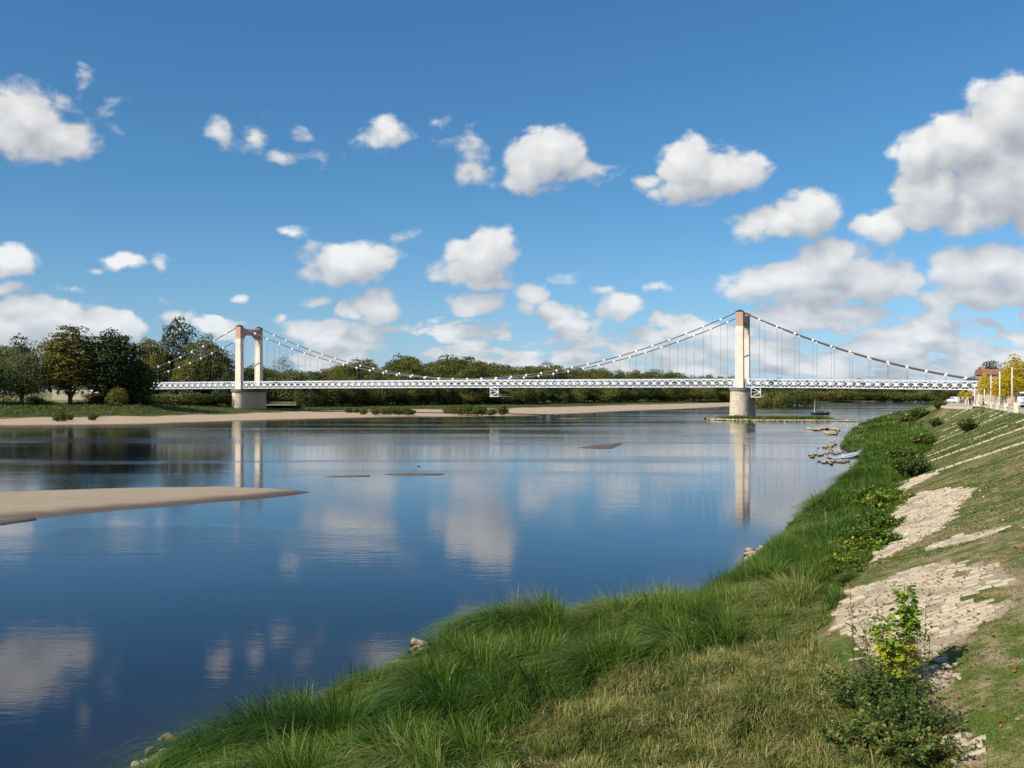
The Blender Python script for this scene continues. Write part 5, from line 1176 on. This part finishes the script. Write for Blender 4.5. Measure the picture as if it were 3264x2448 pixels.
# ------------------------------------------------------------------ quay furniture, people, vehicles
def Q(px, Y, z=ZC + .06): return Vector(((px - CXP) / FP * Y, Y, z))
def zq(py, Y): return EYE + (HZP - py) / FP * Y
def quay():
    qd = math.atan2(1, .4) - math.pi / 2          # direction of the quay as a turn from +Y
    pm = MB(); pm.prism([(-.19, 0), (.19, 0), (.19, .82), (.23, .86), (.23, .96), (-.23, .96), (-.23, .86), (-.19, .82)], 'y', -.19, .19); pm = pm.mesh('pillar', M['creampost'])
    wm = MB(); wm.prism([(-.16, 0), (.16, 0), (.16, .42), (.2, .45), (.2, .55), (-.2, .55), (-.2, .45), (-.16, .42)], 'y', 0, 1); wm = wm.mesh('low_wall', M['creampost'])
    st = [93, 104.5, 116, 127, 138.5]; names = ['nearest and largest', 'second', 'third', 'fourth', 'fifth']
    for i, Y in enumerate(st):
        o = mk('stone_pillar', pm, None, label=f'{names[i]} square cream pillar of the low quay wall', cat='pillar', group='pillars of the low quay wall'); o.location = (.4 * Y + 8.05, Y, ZC); o.rotation_euler.z = qd
        if i: o.scale = (1, 1, .85)
        if i + 1 < len(st):
            w = mk('low_wall', wm, None, label=f'low cream wall length just beyond the {names[i]} pillar', cat='wall', group='lengths of the low quay wall'); w.location = (.4 * (Y + .5) + 8.05, Y + .5, ZC); w.rotation_euler.z = qd; w.scale = (1, (st[i + 1] - Y - 3.5) * 1.077, 1)
    lab = ['tall cream post in front of the largest golden tree', 'tall cream post left of the largest golden tree', 'tall cream post beside the red sign', 'cream post under the small golden tree, right one', 'cream post under the small golden tree, left one', 'cream post at the end of the bridge truss']
    for (px, Y, top), l in zip(((3226, 125, 1169), (3187, 121, 1182), (3159, 146, 1195), (3138, 168, 1240), (3121, 150, 1253), (3107, 160, 1234)), lab):
        z1 = zq(top, Y) - ZC; t = thing('tall_post', l, 'post', Q(px, Y, ZC), qd, 'tall cream posts on the quay')
        mk('shaft', MB().tube([(0, 0, 0), (0, 0, z1)], [.11, .075], 8).mesh('shaft', M['creampost'], True), t); mk('foot', MB().lathe([(.2, 0), (.2, .25), (.12, .32)], 8).mesh('foot', M['creampost']), t); mk('cap', MB().lathe([(.09, z1 - .02), (.11, z1 + .04), (.03, z1 + .14)], 8).mesh('cap', M['cap']), t)
    bm_ = MB().lathe([(.11, 0), (.11, .8), (.08, .9), (.02, .93)], 8).mesh('bollard', M['creampost'])
    for px, Y, l in ((3147, 132, 'small cream bollard left of the pillar row'), (3115, 152, 'small cream bollard by the bridge end post'), (3087, 168, 'small cream bollard under the yellow panel'), (3052, 205, 'cream bollard beside the white car'), (3078, 185, 'cream bollard behind the walkers')):
        o = mk('bollard', bm_, None, label=l, cat='bollard'); o.location = Q(px, Y, ZC)
    # signs
    t = thing('no_entry_sign', 'round red no entry sign with a white bar beside a cream post', 'road sign', Q(3168, 151, ZC))
    mk('pole', MB().tube([(0, 0, 0), (0, 0, 2.2)], .04, 6).mesh('pole', M['cap']), t)
    d = MB(); n = 20; c = [(0.30 * math.cos(a), 1.92 + .30 * math.sin(a)) for a in np.linspace(0, 2 * math.pi, n, endpoint=False)]; d.prism(c, 'y', -.06, -.04)
    dd = mk('disc', d.mesh('disc', M['red']), t); mk('bar', MB().box((0, -.07, 1.92), (.42, .015, .10)).mesh('bar', M['signwhite']), dd)
    t = thing('notice_board', 'green notice board on two posts right of the red sign', 'sign', Q(3197, 150, ZC))
    for x in (-.3, .3): mk('post', MB().box((x, .03, .7), (.06, .06, 1.4)).mesh('post', M['cap']), t)
    bd = mk('panel', MB().box((0, 0, 1.85), (.72, .06, .95)).mesh('panel', M['signgreen']), t)
    for z in (2.1, 1.85, 1.6): mk('stripe', MB().box((.0, -.035, z), (.5 - .1 * (z < 2), .01, .09)).mesh('stripe', M['signwhite']), bd)
    t = thing('yellow_panel', 'small yellow panel on a post among the walkers', 'sign', Q(3084, 172, ZC)); mk('post', MB().box((0, .03, .5), (.06, .06, 1.0)).mesh('post', M['cap']), t); mk('panel', MB().box((0, 0, 1.2), (.42, .05, .5)).mesh('panel', M['yellow']), t)
    # house and wall behind
    p = Q(3178, 300, ZC); h = thing('brick_house', 'brick red house top showing behind the golden trees', 'house', p, -.15)
    mk('wall', MB().box((0, 0, 3.9), (9.5, 8, 7.8)).mesh('wall', M['brick']), h); mk('roof', MB().prism([(-4.5, 7.8), (4.5, 7.8), (2.6, 9.4), (-2.6, 9.4)], 'x', -5.1, 5.1).mesh('roof', M['tile']), h)
    for x in (-2.6, 2.4):
        w = mk('window', MB().box((x, -4.02, 5.6), (1.1, .1, 1.5)).mesh('window', M['glass']), h); mk('sill', MB().box((x, -4.06, 4.8), (1.4, .2, .12)).mesh('sill', M['cream']), w)
    mk('chimney', MB().box((-3.6, 1, 9.2), (.8, .8, 1.6)).mesh('chimney', M['brick']), h)
    p = Q(3195, 205, ZC); h = thing('garden_wall', 'long cream wall behind the posts and signs', 'wall', p, -.2); mk('wall', MB().box((0, 0, 1.0), (11, .4, 2.0)).mesh('wall', M['cream']), h); mk('coping', MB().box((0, 0, 2.06), (11.2, .55, .12)).mesh('coping', M['cap']), h)
    p = Q(3262, 210, ZC); h = thing('low_house', 'cream house at the right edge behind the golden tree', 'house', p, -.2)
    mk('wall', MB().box((0, 0, 1.7), (9, 7, 3.4)).mesh('wall', M['cream']), h); mk('roof', MB().prism([(-4, 3.4), (4, 3.4), (0, 5.3)], 'x', -4.8, 4.8).mesh('roof', M['tile']), h)
    for x in (-2.5, 0, 2.5): mk('window', MB().box((x, -3.53, 1.7), (.9, .08, 1.2)).mesh('window', M['glass']), h)
    # van and car
    def vehicle(name, px, Y, rz, L, W, H, mt, label, cat, boxy):
        t = thing(name, label, cat, Q(px, Y, ZC), rz)
        if boxy: pr = [(-L / 2, .35), (L / 2, .35), (L / 2 + .02, 1.0), (L / 2 - .35, 1.15), (L / 2 - 1.0, H - .08), (L / 2 - 1.3, H), (-L / 2 + .1, H), (-L / 2, H - .15)]
        else: pr = [(-L / 2, .3), (L / 2, .3), (L / 2 + .03, .72), (L / 2 - .9, .95), (L / 2 - 1.6, H - .02), (-L / 2 + 1.3, H), (-L / 2 + .25, 1.0), (-L / 2, .85)]
        b = MB(); n = len(pr); ys = (-W / 2, -W / 2 + .12, W / 2 - .12, W / 2)
        vs = []
        for j, y in enumerate(ys):
            k = .93 if j in (0, 3) else 1.0; vs += [(x * k, y, .3 + (z - .3) * (k if z > .9 else 1)) for x, z in pr]
        b.add(vs, [tuple(range(n - 1, -1, -1)), tuple(range(3 * n, 4 * n))] + [(j * n + i, j * n + (i + 1) % n, (j + 1) * n + (i + 1) % n, (j + 1) * n + i) for j in range(3) for i in range(n)])
        mk('body', b.mesh('body', mt), t)
        z0 = 1.0 if not boxy else 1.15
        for sy in (-1, 1): mk('side_window', MB().prism([(-L * .28, z0), (L * .25, z0), (L * .2, H - .18), (-L * .22, H - .18)], 'y', sy * W / 2 - .02, sy * W / 2 + .02).mesh('side_window', M['glass']), t)
        mk('windscreen', MB().bar((L / 2 - (.42 if boxy else 1.0), 0, z0 + .05), (L / 2 - (.98 if boxy else 1.55), 0, H - .1), W - .3, .05).mesh('windscreen', M['glass']), t)
        mk('rear_window', MB().box((-L / 2 + (.0 if boxy else .75), 0, H - .42), (.1, W - .4, .4)).mesh('rear_window', M['glass']), t)
        wm_ = MB(); wm_.prism([(.31 * math.cos(a), .31 * math.sin(a)) for a in np.linspace(0, 2 * math.pi, 14, endpoint=False)], 'y', -.1, .1); wm_ = wm_.mesh('wheel', M['iron'])
        hb = MB(); hb.prism([(.18 * math.cos(a), .18 * math.sin(a)) for a in np.linspace(0, 2 * math.pi, 10, endpoint=False)], 'y', -.11, .11); hb = hb.mesh('hub', M['cap'])
        for sx in (-1, 1):
            for sy in (-1, 1): w = mk('wheel', wm_, t); w.location = (sx * L * .31, sy * (W / 2 - .12), .31); mk('hub', hb, w)
        for sy in (-1, 1): mk('headlight', MB().box((L / 2 + .0, sy * (W / 2 - .25), .7), (.08, .28, .16)).mesh('headlight', M['signwhite']), t); mk('tail_light', MB().box((-L / 2 + .02, sy * (W / 2 - .15), .85), (.08, .14, .3)).mesh('tail_light', M['red']), t)
    vehicle('parked_van', 3302, 141, math.radians(20), 4.8, 1.95, 2.15, M['carwhite'], 'white van at the right edge behind the quay wall', 'van', True)
    vehicle('parked_car', 3043, 250, math.radians(105), 4.1, 1.7, 1.45, M['carwhite'], 'white car parked beyond the walkers under the bridge end', 'car', False)
    # golden trees
    gp1 = tree_proto('y', 51, 5, 7.6, 1.4, TREEM['gold'], 'palebark', r=.11, lobes=64, per=110, leaf=.17, shape='cone', lobe=.20, fill=.1)
    gp2 = tree_proto('y', 52, 3, 4.5, 1.1, TREEM['gold'], 'palebark', r=.09, lobes=40, per=90, leaf=.16, shape='cone', lobe=.24, fill=.1)
    for px, Y, top, w, pr, l in ((3236, 136, 1126, 5.9, gp1, 'largest golden yellow tree on the quay at the right edge'), (3138, 178, 1188, 3.0, gp2, 'small golden tree between two cream posts at the bridge end'), (3205, 165, 1182, 3.6, gp2, 'golden tree left of and behind the largest one'), (3268, 150, 1195, 4.2, gp2, 'golden tree cut by the right edge of the photo'), (3196, 128, 1196, 3.4, gp2, 'golden tree behind the second tall cream post from the right'), (3176, 200, 1208, 3.4, gp2, 'golden tree in front of the brick red house'),

                                 (3068, 236, 1243, 2.8, gp2, 'golden tree seen under the bridge truss, left one'), (3092, 230, 1244, 2.8, gp2, 'golden tree seen under the bridge truss, right one')):
        tree('golden_tree', pr, Q(px, Y, ZC), w, zq(top, Y) - ZC, px * .3, l, 'tree')
    tree('olive_tree', PR['olive'][1], Q(3026, 285, ZC - .6), 4.2, 4.4, 0, 'small olive tree at the water end of the quay', 'tree')
    tree('dark_tree', PR['dark'][1], Q(3157, 330, ZC), 7.5, zq(1146, 330) - ZC, 1, 'round dark tree rising behind the brick red house')
    for px, top, Y, w, l in ((3095, 1204, 345, 8, 'dark tree low on the skyline at the bridge end'), (3120, 1198, 360, 9, 'dark tree between the bridge end and the brick house'), (3215, 1180, 350, 10, 'dark tree right of the brick red house'), (3052, 1222, 420, 8, 'dark tree under the truss beyond the white car'), (3025, 1225, 520, 10, 'dark tree beyond the quay end at the water'), (3000, 1226, 640, 12, 'dark tree farthest along the near bank')):
        tree('dark_tree', PR['dark'][int(px) % 2], Q(px, Y, 3.2), w, zq(top, Y) - 3.2, px, l)
    # pale path and its low retaining edge where the bank turns towards the bridge
    b = MB(); vs = []
    for Y in np.linspace(143, 232, 24):
        c = float(vc(Y)); x = .4 * Y
        for dv, z in ((-.5, ZC - .28), (-.35, ZC + .10), (2.6, ZC + .12), (4.2, ZC + .09)): vs.append((x + c + dv, Y, z))
    b.add(vs, [(i * 4 + j, i * 4 + j + 1, (i + 1) * 4 + j + 1, (i + 1) * 4 + j) for i in range(23) for j in range(3)]); mk('grit_path', b.mesh('grit_path', M['path']), kind='structure', label='pale grit path along the bank top towards the bridge')
quay()

def person(px, Y, h, face, top, legs, hairm, label, pose='stand', z=None):
    """one continuous body grown from a skeleton, with separate hair"""
    s = h / 1.72; P = []; E = []; Rr = []
    def v(x, y, zz, r): P.append((x * s, y * s, zz * s)); Rr.append(r * s); return len(P) - 1
    sit = pose == 'sit'; hp = .45 if sit else .93
    pel = v(0, 0, hp, .145); wa = v(0, .01, hp + .18, .13); ch = v(0, .02, hp + .40, .155); nk = v(0, .02, hp + .56, .06); hd = v(0, 0, hp + .66, .09); tp = v(0, .0, hp + .77, .085)
    E += [(pel, wa), (wa, ch), (ch, nk), (nk, hd), (hd, tp)]
    for q in (-1, 1):
        st = 0 if pose != 'walk' else q * .16
        if sit: k = v(q * .10, -.42, .48, .075); a = v(q * .10, -.45, .08, .05); t = v(q * .10, -.60, .04, .04)
        else: k = v(q * .10, -.02 - st * .6, .49, .07); a = v(q * .10, .03 + st * -1.2 if st else .03, .08, .045); t = v(q * .11, (-.10 - st * 1.2) if st else -.10, .035, .038)
        hip = v(q * .10, 0, hp - .04, .10); E += [(pel, hip), (hip, k), (k, a), (a, t)]
        sh = v(q * .19, .02, hp + .44, .07); el = v(q * .25, .05 + st * .5, hp + .17, .045); wr = v(q * .24, -.06 + st, hp - .06, .032); hn = v(q * .23, -.09 + st, hp - .15, .036); E += [(ch, sh), (sh, el), (el, wr), (wr, hn)]
    m = bpy.data.meshes.new('tmp'); m.from_pydata(P, E, []); o = bpy.data.objects.new('tmp', m); C.objects.link(o)
    o.modifiers.new('s', 'SKIN'); sv = m.skin_vertices[0].data
    for i, r in enumerate(Rr): sv[i].radius = (r, r)
    sv[0].use_root = True; o.modifiers.new('u', 'SUBSURF').levels = 1
    dg = bpy.context.evaluated_depsgraph_get(); me = bpy.data.meshes.new_from_object(o.evaluated_get(dg)); bpy.data.objects.remove(o)
    me.name = 'body'; me.materials.clear()
    for q in (M['skin'], top, legs): me.materials.append(q)
    for f in me.polygons:
        zc = f.center.z / s - hp; xc = abs(f.center.x / s)
        f.material_index = 0 if zc > .52 or (xc > .2 and zc < .02 and not sit) else (1 if zc > .02 or (xc > .2) else 2)
        f.use_smooth = True
    t = thing('person', label, 'person', Q(px, Y, z or ZC + .06), face); mk('body', me, t)
    hb = MB(); hb.lathe([(.09 * s, (hp + .70) * s), (.115 * s, (hp + .76) * s), (.10 * s, (hp + .84) * s), (.05 * s, (hp + .885) * s), (.01, (hp + .895) * s)], 10); mk('hair', hb.mesh('hair', hairm, True), t)
person(3097, 163, 1.66, .4, M['clothmauve'], M['cream'], M['hair'], 'person in a mauve top standing with a companion near the bridge end')
person(3102, 165, 1.80, .2, M['clothdark'], M['clothdark'], M['signwhite'], 'person in dark clothes and a pale cap beside the mauve top', 'walk')
person(3092, 161, 1.50, -.5, M['clothdark'], M['clothdark'], M['hair'], 'shorter person in dark brown clothes left of the pair')
person(3062, 214, 1.66, .8, M['clothred'], M['clothdark'], M['hair'], 'person in a red top farther along the path', 'walk')
person(3070, 208, 1.70, .5, M['clothpale'], M['clothdark'], M['hair'], 'person in a pale top behind the one in red', 'walk')
person(3134, 130, 1.5, 1.2, M['clothdark'], M['clothdark'], M['hair'], 'person in black sitting on the low quay wall', 'sit', ZC + .12)

# ------------------------------------------------------------------ boat, outfall, litter
def boat():
    p = Vector(((2614 - CXP) / FP * 338, 338, 0)); t = thing('river_boat', 'dark flat bottomed river boat with a low canopy and a bare mast', 'boat', p, math.radians(4))
    b = MB(); secs = [(-2.9, .55, .75, .10), (-2.2, .85, .55, -.2), (0, 1.0, .45, -.25), (1.8, .9, .5, -.2), (2.9, .55, .80, .12)]
    vs = []
    for x, w, zt_, zb_ in secs: vs += [(x, -w, zt_), (x, -w * .75, zb_), (x, w * .75, zb_), (x, w, zt_), (x, w - .1, zt_), (x, w * .7, zb_ + .15), (x, -w * .7, zb_ + .15), (x, -w + .1, zt_)]
    b.add(vs, [(i * 8 + j, i * 8 + (j + 1) % 8, (i + 1) * 8 + (j + 1) % 8, (i + 1) * 8 + j) for i in range(4) for j in range(8)] + [(7, 6, 5, 4, 3, 2, 1, 0), tuple(32 + i for i in range(8))]); mk('hull', b.mesh('hull', M['boat']), t)
    c = MB(); c.prism([(.85 * math.cos(a), .5 + .75 * math.sin(a)) for a in np.linspace(0, math.pi, 10)], 'x', -1.2, 1.15); mk('canopy', c.mesh('canopy', M['canvas'], False), t)
    mk('mast', MB().tube([(-1.75, 0, 0), (-1.75, 0, 4.9)], [.07, .04], 6).mesh('mast', M['creampost']), t)
    mk('furled_sail', MB().tube([(-1.95, 0, .9), (-1.85, 0, 1.8), (-1.8, 0, 2.8)], [.11, .10, .05], 7).mesh('furled_sail', M['clothpale']), t)
    mk('pole', MB().tube([(.9, .3, .4), (.9, .3, 3.2)], .03, 5).mesh('pole', M['creampost']), t)
    mk('tiller', MB().bar((2.6, 0, .75), (3.5, .1, .25), .10, .3).mesh('tiller', M['boat']), t)
boat()
def outfall():
    A_ = [(1866, 970, .55, .5), (1852, 977, .38, .9), (1832, 983, .2, 1.2), (1812, 987, .08, 1.6), (1792, 989, .03, 1.3)]
    vs = []; rng = random.Random(2); pts = []
    for i in range(len(A_) - 1):
        for k in range(6):
            t = k / 6; a, b = A_[i], A_[i + 1]; pts.append([a[j] + (b[j] - a[j]) * t for j in range(4)])
    pts.append(list(A_[-1])); m = 9
    for x, y, z, w in pts:
        p = at(x, y, z)
        for j in range(m): u = (j / (m - 1) - .5) * 2; vs.append((p.x + rng.uniform(-.05, .05), p.y + u * w * (.75 + .3 * rng.random()), z * (1 - .5 * u * u) + rng.uniform(0, .16) * (1 - abs(u)) + .01))
    b = MB(); b.add(vs, [(i * m + j, i * m + j + 1, (i + 1) * m + j + 1, (i + 1) * m + j) for i in range(len(pts) - 1) for j in range(m - 1)]); mk('white_water', b.mesh('white_water', M['foam'], True), kind='structure', label='white water tumbling from the bank over the rocks')
    b = MB(); vs = []; 
    for x, y in ((1800, 951.5), (1808, 950.8), (1818, 950.3), (1830, 950)):
        p = at(x, y, .03); vs += [(p.x, p.y - .8, .02), (p.x, p.y, .07), (p.x, p.y + .8, .02)]
    b.add(vs, [(i * 3 + j, i * 3 + j + 1, i * 3 + j + 4, i * 3 + j + 3) for i in range(3) for j in range(2)]); mk('white_water', b.mesh('white_water', M['foam'], True), kind='structure', label='small white riffle between the two stony spits')
outfall()

def turf_stones():
    rng = random.Random(6)
    for k in range(34):
        px, py = (rng.uniform(2985, 3060), rng.uniform(2090, 2190)) if k % 2 else (rng.uniform(2985, 3095), rng.uniform(2330, 2440))
        v, y = ray(px, py); p = gp(v, y); s_ = rng.uniform(.07, .17)
        where = 'below the near paving' if k % 2 else 'at the bottom right corner'
        o = mk('loose_stone', rng.choice(ROCKS), None, label='loose pale stone in the turf ' + where, cat='stone', group='loose stones in the turf ' + where)
        o.location = (p[0], p[1], p[2] + s_ * .15); o.scale = (s_ * 1.3, s_, s_ * .8); o.rotation_euler = (rng.uniform(-.3, .3), rng.uniform(-.3, .3), rng.uniform(0, 6))
turf_stones()
